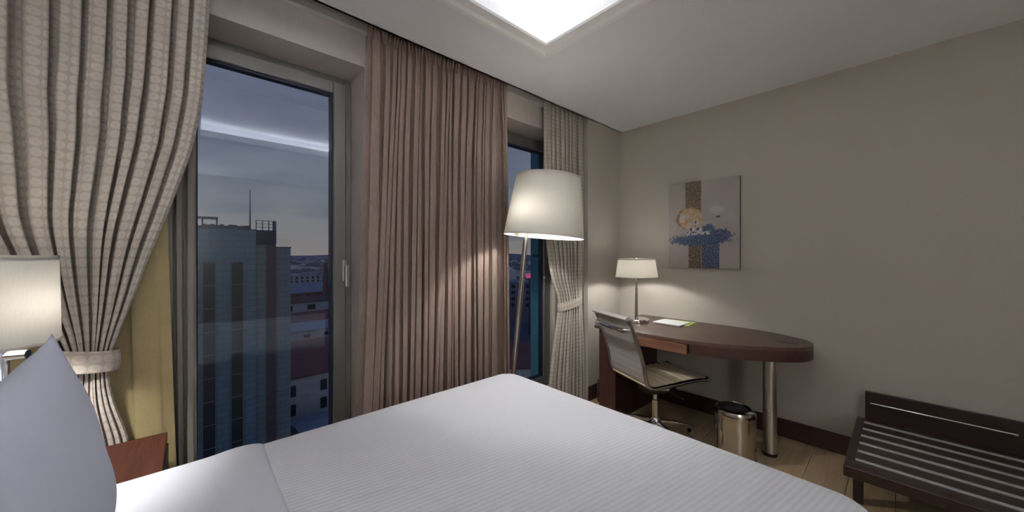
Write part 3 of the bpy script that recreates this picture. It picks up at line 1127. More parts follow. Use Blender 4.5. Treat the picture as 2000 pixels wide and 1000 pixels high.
# papers on the desk
def sheet(name, x, y, w, d, rz, z, m, label, cat, th=0.0015):
    b = bm_new()
    box(b, -w / 2, w / 2, -d / 2, d / 2, 0, th)
    o = mesh_obj(name, b, m)
    o.location = (x, y, z)
    o.rotation_euler = (0, 0, rz)
    return tag(o, label, cat)
sheet('green_folder', 3.055, 1.285, 0.205, 0.235, R(4), DZ + 0.0005, M['green'], 'lime green leaflet under the white notepad on the desk', 'leaflet', 0.003)
sheet('notepad', 2.985, 1.305, 0.205, 0.225, R(-2), DZ + 0.004, M['paper'], 'white notepad lying on the desk beside the lamp', 'notepad', 0.008)

# ============================================================ CHAIR
ch = thing('office_chair', 'cream ribbed office chair on a chrome five-star base at the desk', 'chair', (2.535, 1.228, 0), R(-24))
HW = 0.195
# side profile (local x forward, z up): from the front tip over the seat, up the back
side = [(0.285, 0.447), (0.17, 0.453), (0.05, 0.447), (-0.08, 0.437), (-0.175, 0.436), (-0.226, 0.466), (-0.246, 0.53), (-0.264, 0.62), (-0.300, 0.73), (-0.346, 0.84), (-0.380, 0.905)]
prof2 = catmull(side, 6)
def strip3(poly, y0, y1, t):
    bm = bm_new()
    n = len(poly)
    N = []
    for i in range(n):
        a, b_ = poly[max(i - 1, 0)], poly[min(i + 1, n - 1)]
        dx, dz = b_[0] - a[0], b_[1] - a[1]
        L = math.hypot(dx, dz)
        N.append((-dz / L, dx / L))
    def V(i, y_, s):
        return bm.verts.new((poly[i][0] + N[i][0] * s, y_, poly[i][1] + N[i][1] * s))
    A = [[V(i, y0, t / 2), V(i, y1, t / 2), V(i, y1, -t / 2), V(i, y0, -t / 2)] for i in range(n)]
    for i in range(n - 1):
        for k in range(4):
            bm.faces.new((A[i][k], A[i][(k + 1) % 4], A[i + 1][(k + 1) % 4], A[i + 1][k]))
    bm.faces.new(A[0])
    bm.faces.new(list(reversed(A[-1])))
    return bm
def ribbed(poly, y0, y1, t, rib, pitch):
    """sling with cross ribs: resample the profile and modulate the thickness"""
    L = [0]
    for a, b_ in zip(poly, poly[1:]):
        L.append(L[-1] + math.hypot(b_[0] - a[0], b_[1] - a[1]))
    n = int(L[-1] / pitch * 8)
    out = []
    k = 0
    for i in range(n + 1):
        s = L[-1] * i / n
        while k < len(L) - 2 and L[k + 1] < s:
            k += 1
        f = (s - L[k]) / (L[k + 1] - L[k])
        out.append((poly[k][0] + (poly[k + 1][0] - poly[k][0]) * f, poly[k][1] + (poly[k + 1][1] - poly[k][1]) * f, s))
    bm = bm_new()
    A = []
    m_ = len(out)
    for i in range(m_):
        a, b_ = out[max(i - 1, 0)], out[min(i + 1, m_ - 1)]
        dx, dz = b_[0] - a[0], b_[1] - a[1]
        l = math.hypot(dx, dz)
        nx_, nz_ = -dz / l, dx / l
        tt = t + rib * abs(math.sin(PI * out[i][2] / pitch)) ** 0.6
        x, z = out[i][0], out[i][1]
        A.append([bm.verts.new((x - nx_ * tt, y0, z - nz_ * tt)), bm.verts.new((x - nx_ * tt, y1, z - nz_ * tt)),
                  bm.verts.new((x + nx_ * tt, y1, z + nz_ * tt)), bm.verts.new((x + nx_ * tt, y0, z + nz_ * tt))])
    for i in range(m_ - 1):
        for q in range(4):
            bm.faces.new((A[i][q], A[i][(q + 1) % 4], A[i + 1][(q + 1) % 4], A[i + 1][q]))
    bm.faces.new(A[0])
    bm.faces.new(list(reversed(A[-1])))
    return bm
isplit = 30
mesh_obj('seat', ribbed(prof2[:isplit + 1], -HW + 0.008, HW - 0.008, 0.006, 0.009, 0.050), M['cream'], ch, True, None, 50)
mesh_obj('backrest', ribbed(prof2[isplit:], -HW + 0.008, HW - 0.008, 0.006, 0.0012, 0.047), M['greymesh'], ch, True, None, 50)
for s in (-1, 1):
    b = bm_new()
    tube(b, [(x, s * HW, z) for x, z in prof2], 0.0135, 12, True, (0.95, 1.2))
    fr_ = mesh_obj('side_frame', b, M['dark_chrome'], ch, True, None, 50)
    b = bm_new()
    tube(b, [(0.290, s * (HW - 0.014), 0.447), (0.290, s * (HW + 0.012), 0.447)], 0.019, 18)
    mesh_obj('frame_end', b, M['chrome'], fr_, True, None, 40)
b = bm_new()
tube(b, [(0.290, -HW + 0.01, 0.447), (0.290, HW - 0.01, 0.447)], 0.013, 14)
mesh_obj('seat_roll', b, M['cream'], ch, True, None, 40)
b = bm_new()
tube(b, [(-0.384, -HW - 0.01, 0.912), (-0.390, 0, 0.914), (-0.384, HW + 0.01, 0.912)], 0.018, 14, True, (0.8, 1.2))
mesh_obj('top_roll', b, M['greymesh'], ch, True, None, 40)
b = bm_new()
tube(b, [(-0.339, -HW, 0.83), (-0.382, -HW + 0.008, 0.832), (-0.399, -HW + 0.035, 0.832), (-0.402, 0, 0.832), (-0.399, HW - 0.035, 0.832), (-0.382, HW - 0.008, 0.832), (-0.339, HW, 0.83)], 0.012, 12, True, (1.25, 0.7))
mesh_obj('back_stretcher', b, M['chrome'], ch, True, None, 40)
b = bm_new()
tube(b, [(-0.06, -HW, 0.420), (-0.06, -0.10, 0.385), (-0.06, 0.10, 0.385), (-0.06, HW, 0.420)], 0.012, 10)
tube(b, [(0.12, -HW, 0.445), (0.12, -0.10, 0.392), (0.12, 0.10, 0.392), (0.12, HW, 0.445)], 0.012, 10)
mesh_obj('seat_stretcher', b, M['chrome'], ch, True, None, 40)
b = bm_new()
box(b, -0.10, 0.13, -0.075, 0.075, 0.335, 0.392, 0.012, 2)
mesh_obj('tilt_mechanism', b, M['black'], ch, True, None, 40)
b = bm_new()
tube(b, [(0.04, -0.06, 0.36), (0.05, -0.20, 0.345), (0.05, -0.215, 0.345)], 0.005, 8)
mesh_obj('height_lever', b, M['black'], ch, True)
b = bm_new()
lathe(b, [(0, 0.10), (0.026, 0.10), (0.026, 0.27), (0.018, 0.272), (0.018, 0.345), (0, 0.345)], (0, 0, 0), 22)
mesh_obj('gas_post', b, M['steel'], ch, True, None, 40)
b = bm_new()
lathe(b, [(0, 0.075), (0.030, 0.075), (0.042, 0.09), (0.040, 0.125), (0.030, 0.14), (0, 0.14)], (0, 0, 0), 22)
hub = mesh_obj('hub', b, M['chrome'], ch, True, None, 40)
for k in range(5):
    a = 2 * PI * k / 5 + R(-20)
    ca, sa = math.cos(a), math.sin(a)
    b = bm_new()
    tube(b, [(0.02 * ca, 0.02 * sa, 0.115), (0.14 * ca, 0.14 * sa, 0.105), (0.275 * ca, 0.275 * sa, 0.082)], [0.021, 0.017, 0.013], 12, True, (0.75, 1.0))
    arm = mesh_obj('base_arm', b, M['chrome'], ch, True, None, 50)
    b = bm_new()
    cx, cy = 0.265 * ca, 0.265 * sa
    tube(b, [(cx, cy, 0.082), (cx, cy, 0.045)], 0.007, 8)
    tx, ty = -sa, ca
    for s in (-1, 1):
        tube(b, [(cx + tx * s * 0.006, cy + ty * s * 0.006, 0.027), (cx + tx * s * 0.022, cy + ty * s * 0.022, 0.027)], 0.027, 18)
    mesh_obj('caster', b, M['black'] if k % 2 else M['chrome'], arm, True, None, 40)

# ============================================================ WASTE BIN
bn = thing('waste_bin', 'polished steel waste bin with swing lid under the desk', 'bin', (2.672, 0.752, 0))
b = bm_new()
lathe(b, [(0, 0.012), (0.118, 0.012), (0.118, 0.290), (0.1155, 0.290), (0.1155, 0.016), (0, 0.016)], tuple(bn.location), 48)
wpart(bn, 'body', b, M['steel'], True, 40)
b = bm_new()
lathe(b, [(0.113, 0.0), (0.120, 0.0), (0.120, 0.016), (0.113, 0.016)], tuple(bn.location), 48, True)
wpart(bn, 'foot_ring', b, M['black'], True, 40)
b = bm_new()
lathe(b, [(0.119, 0.268), (0.121, 0.272), (0.121, 0.296), (0.112, 0.318), (0.094, 0.327), (0.090, 0.322), (0.108, 0.310), (0.114, 0.290), (0.114, 0.268)], tuple(bn.location), 48, True)
lid = wpart(bn, 'lid_ring', b, M['steel'], True, 40)
b = bm_new()
lathe(b, [(0, 0.010), (0.045, 0.008), (0.075, 0.003), (0.089, -0.004), (0.089, -0.008), (0, -0.008)], (0, 0, 0), 36)
bmesh.ops.transform(b, matrix=Matrix.Translation((bn.location.x, bn.location.y, 0.324)) @ Matrix.Rotation(R(7), 4, 'X'), verts=b.verts)
wpart(bn, 'flap', b, M['gloss'], True, 40, parent=lid)
b = bm_new()
tube(b, [(bn.location.x - 0.085, bn.location.y + 0.084, 0.275), (bn.location.x - 0.090, bn.location.y + 0.075, 0.22), (bn.location.x - 0.0915, bn.location.y + 0.0745, 0.05)], [0.004, 0.007, 0.004], 8)
wpart(bn, 'liner_fold', b, M['black'], True)

# cable lying by the column foot
bm = bm_new()
tube(bm, [(2.80, 1.90, 0.18), (2.78, 1.892, 0.06), (2.74, 1.86, 0.008), (2.80, 1.80, 0.008), (2.86, 1.84, 0.008), (2.92, 1.88, 0.03)], 0.007, 8)
tag(mesh_obj('power_cable', bm, M['black'], None, True), 'black power cable on the floor between column and desk', 'cable')

# ============================================================ PAINTING
def paint_mat():
    m = mat('canvas_paint', (0.4, 0.36, 0.34), 0.8, spec=0.2)
    t = nd(m, 'ShaderNodeUVMap')
    s = nd(m, 'ShaderNodeSeparateXYZ')
    lk(m, t.outputs[0], s.inputs[0])
    wob = mth(m, 'SUBTRACT', noise(m, t.outputs[0], 9, 5, 0.7), 0.5)
    wob2 = mth(m, 'SUBTRACT', noise(m, t.outputs[0], 26, 5, 0.75), 0.5)
    u0, v0 = s.outputs['X'], s.outputs['Y']
    u = mth(m, 'ADD', u0, mth(m, 'MULTIPLY', wob2, 0.018))
    v = mth(m, 'ADD', v0, mth(m, 'MULTIPLY', wob, 0.02))
    def band(x, a, b, soft=0.006):
        lo = mth(m, 'SMOOTH_MIN', mth(m, 'DIVIDE', mth(m, 'SUBTRACT', x, a), soft), 1.0, 0.2)
        hi = mth(m, 'SMOOTH_MIN', mth(m, 'DIVIDE', mth(m, 'SUBTRACT', b, x), soft), 1.0, 0.2)
        n = nd(m, 'ShaderNodeClamp')
        lk(m, mth(m, 'MINIMUM', lo, hi), n.inputs[0])
        return n.outputs[0]
    def rect(a, b, c, d, soft=0.006):
        return mth(m, 'MULTIPLY', band(u, a, b, soft), band(v, c, d, soft))
    def disc(cx, cy, rx, ry, k=0.05, w=wob2):
        a = mth(m, 'DIVIDE', mth(m, 'SUBTRACT', u0, cx), rx)
        b = mth(m, 'DIVIDE', mth(m, 'SUBTRACT', v0, cy), ry)
        d = mth(m, 'SQRT', mth(m, 'ADD', mth(m, 'MULTIPLY', a, a), mth(m, 'MULTIPLY', b, b)))
        return mth(m, 'ADD', d, mth(m, 'MULTIPLY', w, k))
    def lt(d, x, soft=0.03):
        n = nd(m, 'ShaderNodeClamp')
        lk(m, mth(m, 'DIVIDE', mth(m, 'SUBTRACT', x, d), soft), n.inputs[0])
        return n.outputs[0]
    grain = noise(m, t.outputs[0], 45, 5, 0.75)
    base = ramp(m, noise(m, t.outputs[0], 2.5, 3), [(0.3, (0.335, 0.295, 0.275)), (0.7, (0.375, 0.335, 0.325))])
    c = mix(m, mth(m, 'MULTIPLY', lt(disc(0.70, 0.655, 0.13, 0.05, 1.6, wob), 1.0, 0.5), 0.55), base, (0.50, 0.48, 0.49))
    ochre = ramp(m, grain, [(0.36, (0.045, 0.033, 0.022)), (0.52, (0.125, 0.092, 0.060)), (0.64, (0.31, 0.27, 0.22))])
    c = mix(m, rect(0.258, 0.495, 0.60, 1.01), c, ochre)
    c = mix(m, rect(0.305, 0.495, -0.01, 0.30), c, ochre)
    blue = ramp(m, grain, [(0.36, (0.020, 0.028, 0.055)), (0.52, (0.060, 0.080, 0.140)), (0.66, (0.27, 0.27, 0.29))])
    c = mix(m, rect(0.495, 0.745, -0.01, 0.30), c, blue)
    # amber disc with rust rim
    d1 = disc(0.335, 0.575, 0.185, 0.128, 0.75)
    c = mix(m, mth(m, 'MULTIPLY', lt(d1, 1.10), band(u0, 0.0, 0.30, 0.12)), c, (0.12, 0.060, 0.032))
    c = mix(m, lt(d1, 0.98), c, ramp(m, noise(m, t.outputs[0], 14, 4), [(0.40, (0.42, 0.38, 0.36)), (0.50, (0.42, 0.31, 0.18)), (0.66, (0.33, 0.19, 0.08))]))
    c = mix(m, lt(disc(0.215, 0.575, 0.05, 0.055, 0.9), 1.0, 0.2), c, (0.46, 0.44, 0.43))
    # blue sweep
    d2 = disc(0.46, 0.325, 0.46, 0.068, 2.0)
    d3 = disc(0.70, 0.37, 0.22, 0.075, 2.0)
    d3 = mth(m, 'MINIMUM', d3, disc(0.60, 0.43, 0.10, 0.07, 2.0))
    dm = mth(m, 'MINIMUM', d2, d3)
    c = mix(m, lt(dm, 1.0, 0.08), c, ramp(m, grain, [(0.34, (0.018, 0.026, 0.055)), (0.52, (0.045, 0.070, 0.135)), (0.70, (0.24, 0.25, 0.29))]))
    # pale hull strokes with dark ticks
    st = ramp(m, noise(m, t.outputs[0], 30, 3, 0.7), [(0.44, (0.035, 0.04, 0.07)), (0.50, (0.52, 0.51, 0.53))])
    c = mix(m, rect(0.27, 0.62, 0.375, 0.425, 0.012), c, st)
    c = mix(m, rect(0.30, 0.52, 0.425, 0.475, 0.012), c, st)
    c = mix(m, rect(0.37, 0.46, 0.475, 0.56, 0.02), c, st)
    c = mix(m, rect(0.50, 0.66, 0.455, 0.485, 0.01), c, (0.05, 0.06, 0.11))
    c = mix(m, lt(disc(0.725, 0.575, 0.032, 0.012, 1.5), 1.0, 0.1), c, (0.05, 0.04, 0.05))
    lk(m, c, bsdf(m).inputs['Base Color'])
    bump(m, grain, 0.12, 0.002)
    return m
M['paint'] = paint_mat()
M['canvas_edge'] = fabric('canvas_edge', (0.17, 0.145, 0.135), 300)
py0, py1, pz0, pz1 = 0.866, 1.424, 1.218, 1.958
pt = thing('wall_painting', 'abstract canvas with ochre and blue stripes hanging above the desk', 'painting', (XB - 0.016, (py0 + py1) / 2, pz0))
b = bm_new()
box(b, XB - 0.032, XB - 0.001, py0, py1, pz0, pz1, 0.002, 1)
wpart(pt, 'stretched_canvas', b, M['canvas_edge'])
b = bm_new()
uvl = b.loops.layers.uv.new('UVMap')
vv = [b.verts.new((XB - 0.0335, y_, z_)) for y_, z_ in ((py1, pz0), (py0, pz0), (py0, pz1), (py1, pz1))]
f = b.faces.new(vv)
for l, uv in zip(f.loops, ((0, 0), (1, 0), (1, 1), (0, 1))):
    l[uvl].uv = uv
r_ = bmesh.ops.extrude_face_region(b, geom=[f])
for g in r_['geom']:
    if isinstance(g, bmesh.types.BMVert):
        g.co.x += 0.0016
wpart(pt, 'painted_face', b, M['paint'])

# ============================================================ LUGGAGE RACK
lr = thing('luggage_rack', 'dark wooden luggage bench with metal strips standing against the wall', 'luggage rack', (2.78, -0.13, 0))
rx0, rx1, ry0, ry1, rz = 2.372, 3.150, -0.49, 0.200, 0.302
b = bm_new()
box(b, rx0, rx0 + 0.07, ry0, ry1, rz - 0.052, rz, 0.003, 1)
box(b, rx1 - 0.05, rx1, ry0, ry1, rz - 0.052, rz, 0.003, 1)
box(b, rx0 + 0.07, rx1 - 0.05, ry1 - 0.035, ry1, rz - 0.052, rz - 0.0005, 0.002, 1)
box(b, rx0 + 0.07, rx1 - 0.05, ry0, ry0 + 0.035, rz - 0.052, rz - 0.0005, 0.002, 1)
wpart(lr, 'frame', b, M['dark'])
n_s = 6
xs0, xs1 = rx0 + 0.07, rx1 - 0.05
pit = (3.073 - 2.484) / 5
for i in range(n_s):
    xc = 2.484 + pit * i
    b = bm_new()
    box(b, xc - 0.010, xc + 0.010, ry0 + 0.036, ry1 - 0.036, rz - 0.004, rz + 0.004, 0.002, 1)
    wpart(lr, 'metal_strip', b, M['strip'])
edges = [xs0] + [2.484 + pit * i for i in range(n_s)] + [xs1]
for i in range(len(edges) - 1):
    a_ = edges[i] + (0.001 if i == 0 else 0.014)
    b_ = edges[i + 1] - (0.001 if i == n_s else 0.014)
    if b_ - a_ > 0.005:
        b = bm_new()
        box(b, a_, b_, ry0 + 0.036, ry1 - 0.036, rz - 0.020, rz - 0.001, 0.002, 1)
        wpart(lr, 'slat', b, M['dark'])
b = bm_new()
box(b, xs0, xs1, ry0 + 0.036, ry1 - 0.036, rz - 0.030, rz - 0.021)
wpart(lr, 'under_panel', b, M['dark'])
b = bm_new()
box(b, 3.152, 3.186, ry0, ry1 - 0.036, rz - 0.05, 0.470, 0.003, 1)
bp_ = wpart(lr, 'back_panel', b, M['dark'])
b = bm_new()
tube(b, [(3.122, ry0 + 0.10, 0.412), (3.122, ry1 - 0.062, 0.412)], 0.0055, 12)
rail = wpart(lr, 'rail', b, M['chrome'], True, 40)
for yy in (ry0 + 0.105, ry1 - 0.066):
    b = bm_new()
    tube(b, [(3.153, yy, 0.412), (3.118, yy, 0.412)], 0.008, 12)
    wpart(lr, 'rail_bracket', b, M['chrome'], True, 40, parent=rail)
for lx, ly in ((rx0 + 0.30, ry1 - 0.035), (rx0 + 0.30, ry0 + 0.035), (rx1 - 0.13, ry1 - 0.075), (rx1 - 0.13, ry0 + 0.075)):
    b = bm_new()
    box(b, lx - 0.024, lx + 0.024, ly - 0.02, ly + 0.02, 0, rz - 0.05, 0.002, 1)
    wpart(lr, 'leg', b, M['dark'])
for ly in (ry1 - 0.035, ry0 + 0.035):
    b = bm_new()
    box(b, rx0 + 0.12, rx1 - 0.05, ly - 0.013, ly + 0.013, rz - 0.10, rz - 0.051, 0.002, 1)
    wpart(lr, 'cross_rail', b, M['dark'])

# ============================================================ OUTSIDE
GZ = -36.0
def facade(name, c, var=0.10, sc=(0.5, 0.5, 1.6)):
    m = mat(name, c, 0.85, spec=0.2)
    n1 = noise(m, coords(m, 'Object', sc), 1.2, 4)
    lk(m, ramp(m, n1, [(0.3, tuple(x * (1 - var) for x in c)), (0.7, tuple(x * (1 + var) for x in c))]), bsdf(m).inputs['Base Color'])
    return m
M['tower'] = facade('tower_cladding', (0.145, 0.255, 0.325))
M['tower2'] = facade('tower_wing', (0.20, 0.27, 0.31))
M['louvre'] = facade('dark_louvre', (0.05, 0.07, 0.13))
M['brownpier'] = facade('brown_pier', (0.10, 0.085, 0.105))
M['tglass'] = mat('tower_glass', (0.030, 0.042, 0.050), 0.35, spec=0.3)
M['tframe'] = mat('tower_window_frame', (0.15, 0.17, 0.19), 0.6)
M['roofmetal'] = mat('roof_metal', (0.09, 0.12, 0.17), 0.7)
M['redroof'] = facade('maroon_roof', (0.17, 0.085, 0.10))
M['slateroof'] = facade('blue_grey_roof', (0.20, 0.26, 0.38))
M['offwhite'] = facade('offwhite_render', (0.50, 0.56, 0.60))
M['brick'] = facade('red_brick', (0.20, 0.10, 0.13))
M['greyblock'] = facade('grey_render', (0.28, 0.32, 0.36))
M['teal'] = facade('teal_cladding', (0.09, 0.30, 0.38), 0.06)
M['ground'] = facade('city_ground', (0.11, 0.14, 0.19), 0.3, (0.02, 0.02, 0.02))
M['hill'] = facade('far_hills', (0.20, 0.24, 0.34), 0.1, (0.003, 0.003, 0.003))  # distance haze painted in as a bluer hill tone
def courses(m, c, w=2.4, h=0.8):
    br = nd(m, 'ShaderNodeTexBrick')
    br.inputs['Scale'].default_value = 1.0
    br.inputs['Brick Width'].default_value = w
    br.inputs['Row Height'].default_value = h
    br.inputs['Mortar Size'].default_value = 0.05
    br.inputs['Color1'].default_value = tuple(x * 1.04 for x in c) + (1,)
    br.inputs['Color2'].default_value = tuple(x * 0.94 for x in c) + (1,)
    br.inputs['Mortar'].default_value = tuple(x * 0.72 for x in c) + (1,)
    lk(m, coords(m, 'Object', (1, 1, 1), (R(90), 0, 0)), br.inputs['Vector'])
    lk(m, br.outputs['Color'], bsdf(m).inputs['Base Color'])
courses(M['tower'], (0.145, 0.255, 0.325))
courses(M['tower2'], (0.20, 0.27, 0.31))
cm = mat('city_blocks', (0.25, 0.29, 0.36), 0.9, spec=0.1)  # bluish block tones carry the distance haze in their colour
gi = nd(cm, 'ShaderNodeNewGeometry')
lk(cm, ramp(cm, gi.outputs['Random Per Island'], [(0.0, (0.14, 0.18, 0.24)), (0.35, (0.24, 0.29, 0.36)), (0.6, (0.32, 0.28, 0.31)), (0.8, (0.50, 0.57, 0.64)), (1.0, (0.80, 0.86, 0.92))]), bsdf(cm).inputs['Base Color'])
M['city'] = cm

bm = bm_new()
box(bm, -4000, 6000, 8, 7000, GZ - 1, GZ)
g_ = struct('ground', bm, M['ground'], label='dark city ground far below the windows')

# teal exterior fin of this building beside the right window
tf = thing('facade_fin', 'teal metal-clad column of the facade just outside the right window', 'column', (2.88, 2.58, -2.0))
z0 = -2.0
while z0 < 4.5:
    z1 = min(z0 + 1.66, 4.5)
    b = bm_new()
    box(b, 2.715, 3.05, 2.475, 2.58, z0 + 0.008, z1 - 0.008, 0.004, 1)
    wpart(tf, 'cladding_panel', b, M['teal'])
    z0 = z1
z0 = -2.0
while z0 < 4.5:
    z1 = min(z0 + 1.66, 4.5)
    b = bm_new()
    box(b, 2.715, 3.05, 2.585, 2.70, z0 + 0.008, z1 - 0.008, 0.004, 1)
    wpart(tf, 'cladding_panel', b, M['teal'])
    z0 = z1
b = bm_new()
box(b, 2.73, 3.04, 2.48, 2.69, -2.0, 4.5)
wpart(tf, 'core', b, M['black'])

# neighbouring tower, its front parallel to our facade, 60 m away
TY = 60.0
tw = thing('office_tower', 'tall pale tower with two dark window strips across the street', 'building', (2.0, TY + 5, GZ))
def zz(z30):
    return 1.33 + (z30 - 1.33) * 2
b = bm_new()
box(b, -14, 6.76, TY, TY + 11, GZ, zz(3.02))
wpart(tw, 'main_block', b, M['tower'])
b = bm_new()
box(b, 6.76, 8.10, TY + 0.6, TY + 11, GZ, zz(2.08))
wpart(tw, 'recessed_bay', b, M['tower2'])
b = bm_new()
box(b, 8.10, 9.14, TY + 0.3, TY + 11, GZ, zz(2.08))
wpart(tw, 'brown_pier', b, M['brownpier'])
b = bm_new()
box(b, 6.76, 9.14, TY + 0.1, TY + 12, zz(2.10), zz(3.06))
wpart(tw, 'louvre_box', b, M['louvre'])
for k in range(7):
    b = bm_new()
    z_ = zz(2.14 + k * 0.13)
    box(b, 6.80, 9.10, TY - 0.02, TY + 0.12, z_, z_ + 0.12)
    wpart(tw, 'louvre_slat', b, M['louvre'])
b = bm_new()
box(b, 9.14, 11.03, TY + 0.8, TY + 11, GZ, zz(1.83))
wpart(tw, 'side_wing', b, M['tower2'])
b = bm_new()
box(b, 9.10, 11.10, TY + 0.7, TY + 11, zz(1.83), zz(1.83) + 0.18)
wpart(tw, 'parapet', b, M['roofmetal'])
b = bm_new()
box(b, -14, 6.82, TY - 0.05, TY + 11, zz(3.02), zz(3.02) + 0.15)
wpart(tw, 'parapet', b, M['roofmetal'])
# roof railings and plant
for x0, x1, z0, z1 in ((6.8, 9.0, zz(3.06), zz(3.74)),):
    for k in range(4):
        b = bm_new()
        xx = x0 + (x1 - x0) * k / 3
        box(b, xx - 0.05, xx + 0.05, TY + 0.2, TY + 0.3, z0, z1)
        wpart(tw, 'railing_post', b, M['roofmetal'])
    for k in range(3):
        b = bm_new()
        z_ = z0 + (z1 - z0) * (k + 1) / 3
        box(b, x0, x1, TY + 0.2, TY + 0.28, z_ - 0.06, z_)
        wpart(tw, 'railing_bar', b, M['roofmetal'])
b = bm_new()
box(b, 8.8, 9.14, TY + 0.1, TY + 1.0, zz(3.06), zz(3.72))
wpart(tw, 'stair_head', b, M['roofmetal'])
b = bm_new()
tube(b, [(6.30, TY + 2, zz(3.02)), (6.30, TY + 2, zz(4.6)), (6.30, TY + 2, zz(5.95))], [0.10, 0.07, 0.04], 8)
wpart(tw, 'antenna', b, M['roofmetal'], True)
rg = random.Random(6)
for k in range(16):
    xx = -1.2 + k * 0.46
    h_ = rg.uniform(0.30, 0.62)
    b = bm_new()
    box(b, xx, xx + 0.45, TY + 0.8, TY + 2.0, zz(3.02) + 0.15, zz(3.02) + 0.15 + h_)
    wpart(tw, 'roof_plant', b, M['roofmetal'])
b = bm_new()
box(b, -6, 2.75, TY + 0.6, TY + 1.4, zz(3.68), zz(3.82))
wpart(tw, 'cradle_rail', b, M['roofmetal'])
for xx in (-3.0, -0.2, 1.2, 2.65):
    b = bm_new()
    tube(b, [(xx, TY + 1, zz(3.02)), (xx, TY + 1, zz(3.70))], 0.09, 8)
    wpart(tw, 'rail_post', b, M['roofmetal'])
# window strips: each pane is a piece
for sx0, sx1 in ((-1.9, -0.75), (1.27, 2.43), (4.10, 5.29)):
    b = bm_new()
    box(b, sx0 - 0.14, sx0, TY - 0.10, TY + 0.05, GZ + 2, zz(0.84) + 0.14)
    box(b, sx1, sx1 + 0.14, TY - 0.10, TY + 0.05, GZ + 2, zz(0.84) + 0.14)
    box(b, sx0, sx1, TY - 0.10, TY + 0.05, zz(0.84), zz(0.84) + 0.14)
    wpart(tw, 'strip_frame', b, M['tframe'])
    z1 = zz(0.84)
    while z1 > GZ + 3:
        b = bm_new()
        box(b, sx0, sx1, TY - 0.02, TY + 0.03, z1 - 2.9, z1)
        wpart(tw, 'window_pane', b, M['tglass'])
        b = bm_new()
        box(b, sx0, sx1, TY - 0.06, TY + 0.02, z1 - 3.0, z1 - 2.9)
        wpart(tw, 'sill_bar', b, M['tframe'])
        z1 -= 3.0

# lower buildings
def house(name, label, cx, cy, w, d, z_eave, m, roof=None, ridge=0.0, rz=0.0, wins=0, win_w=1.6, win_h=2.0, rows=1, ridge_dir='x', row_gap=3.4, win_drop=1.0):
    t = thing(name, label, 'building', (cx, cy, GZ), rz)
    H_ = z_eave - GZ
    b = bm_new()
    box(b, -w / 2, w / 2, -d / 2, d / 2, 0, H_)
    mesh_obj('walls', b, m, t)
    if roof:
        b = bm_new()
        e = 0.5
        v = [(-w / 2 - e, -d / 2 - e, H_), (w / 2 + e, -d / 2 - e, H_), (w / 2 + e, d / 2 + e, H_), (-w / 2 - e, d / 2 + e, H_)]
        vb = [b.verts.new(p) for p in v]
        vt = [b.verts.new((p[0], p[1], p[2] + 0.35)) for p in v]
        b.faces.new(vb)
        for i in range(4):
            b.faces.new((vb[i], vb[(i + 1) % 4], vt[(i + 1) % 4], vt[i]))
        if ridge > 0:
            r0 = b.verts.new((-w / 2 - e, 0, H_ + 0.35 + ridge))
            r1 = b.verts.new((w / 2 + e, 0, H_ + 0.35 + ridge))
            b.faces.new((vt[0], vt[1], r1, r0))
            b.faces.new((vt[2], vt[3], r0, r1))
            b.faces.new((vt[1], vt[2], r1))
            b.faces.new((vt[3], vt[0], r0))
        else:
            b.faces.new(vt)
        mesh_obj('roof', b, roof, t)
    me = None
    for r in range(rows):
        for k in range(wins):
            x = -w / 2 + w * (k + 0.5) / wins
            z = H_ - win_drop - win_h - r * row_gap
            if me is None:
                b = bm_new()
                box(b, -win_w / 2, win_w / 2, -0.12, 0.04, 0, win_h)
                o = mesh_obj('window', b, M['tglass'], t)
                me = o.data
            else:
                o = bpy.data.objects.new('window', me)
                C.objects.link(o)
                o.parent = t
            o.location = (x, -d / 2, z)
    return t
house('apartment_house', 'pale low house with dark maroon roof nearest below the left window', 18.0, 90.0, 26, 32, -21.0, M['offwhite'], M['redroof'], 3.0, R(3), 5, 1.1, 2.0, 2, win_drop=1.2)
house('apartment_house', 'small grey shed roof at the foot of the pale tower', 17.0, 64.0, 9, 8, -26.5, M['greyblock'], M['slateroof'], 0.8, R(8), 3, 0.9, 1.2)
house('apartment_house', 'blue-grey flat roof block behind the near maroon roof', 31.0, 128.0, 40, 14, -21.5, M['greyblock'], M['slateroof'], 0.9, R(6), 7, 1.8, 1.6)
house('apartment_house', 'long maroon roofed hall in the middle distance', 37.0, 152.0, 46, 24, -22.5, M['greyblock'], M['redroof'], 2.2, R(6), 0)
house('apartment_house', 'white walled house with two square windows before the factory', 46.0, 190.0, 38, 10, -20.5, M['offwhite'], M['brownpier'], 2.2, R(6), 4, 3.4, 2.4)
house('factory', 'long red brick factory with a row of windows and blue roof', 72.0, 296.0, 80, 60, -23.5, M['brick'], M['slateroof'], 4.0, R(8), 13, 2.0, 2.6, 2, row_gap=5)
house('apartment_house', 'pale slab block with flat roof beyond the factory', 86.0, 420.0, 60, 20, -20.0, M['offwhite'], M['slateroof'], 0.0, R(5), 12, 2.0, 2.0, 2)
house('apartment_house', 'maroon roofed house low in the right window', 62.0, 56.0, 22, 20, -22.0, M['offwhite'], M['redroof'], 2.5, R(-40), 4, 1.4, 2.0, 2)
house('apartment_house', 'grey office block with flat roof seen in the right window', 150.0, 140.0, 36, 20, -14.0, M['greyblock'], M['slateroof'], 0.0, R(-45), 9, 2.0, 1.8, 4)
b = bm_new()
lathe(b, [(0, 0), (2.2, 0), (1.9, 3), (1.3, 31), (1.45, 31.2), (1.45, 32), (0, 32)], (0, 0, 0), 14)
o = mesh_obj('factory_chimney', b, M['brick'], None, True, None, 40)
o.location = (66.0, 255.0, GZ)
tag(o, 'slim red brick chimney rising beside the factory', 'chimney')
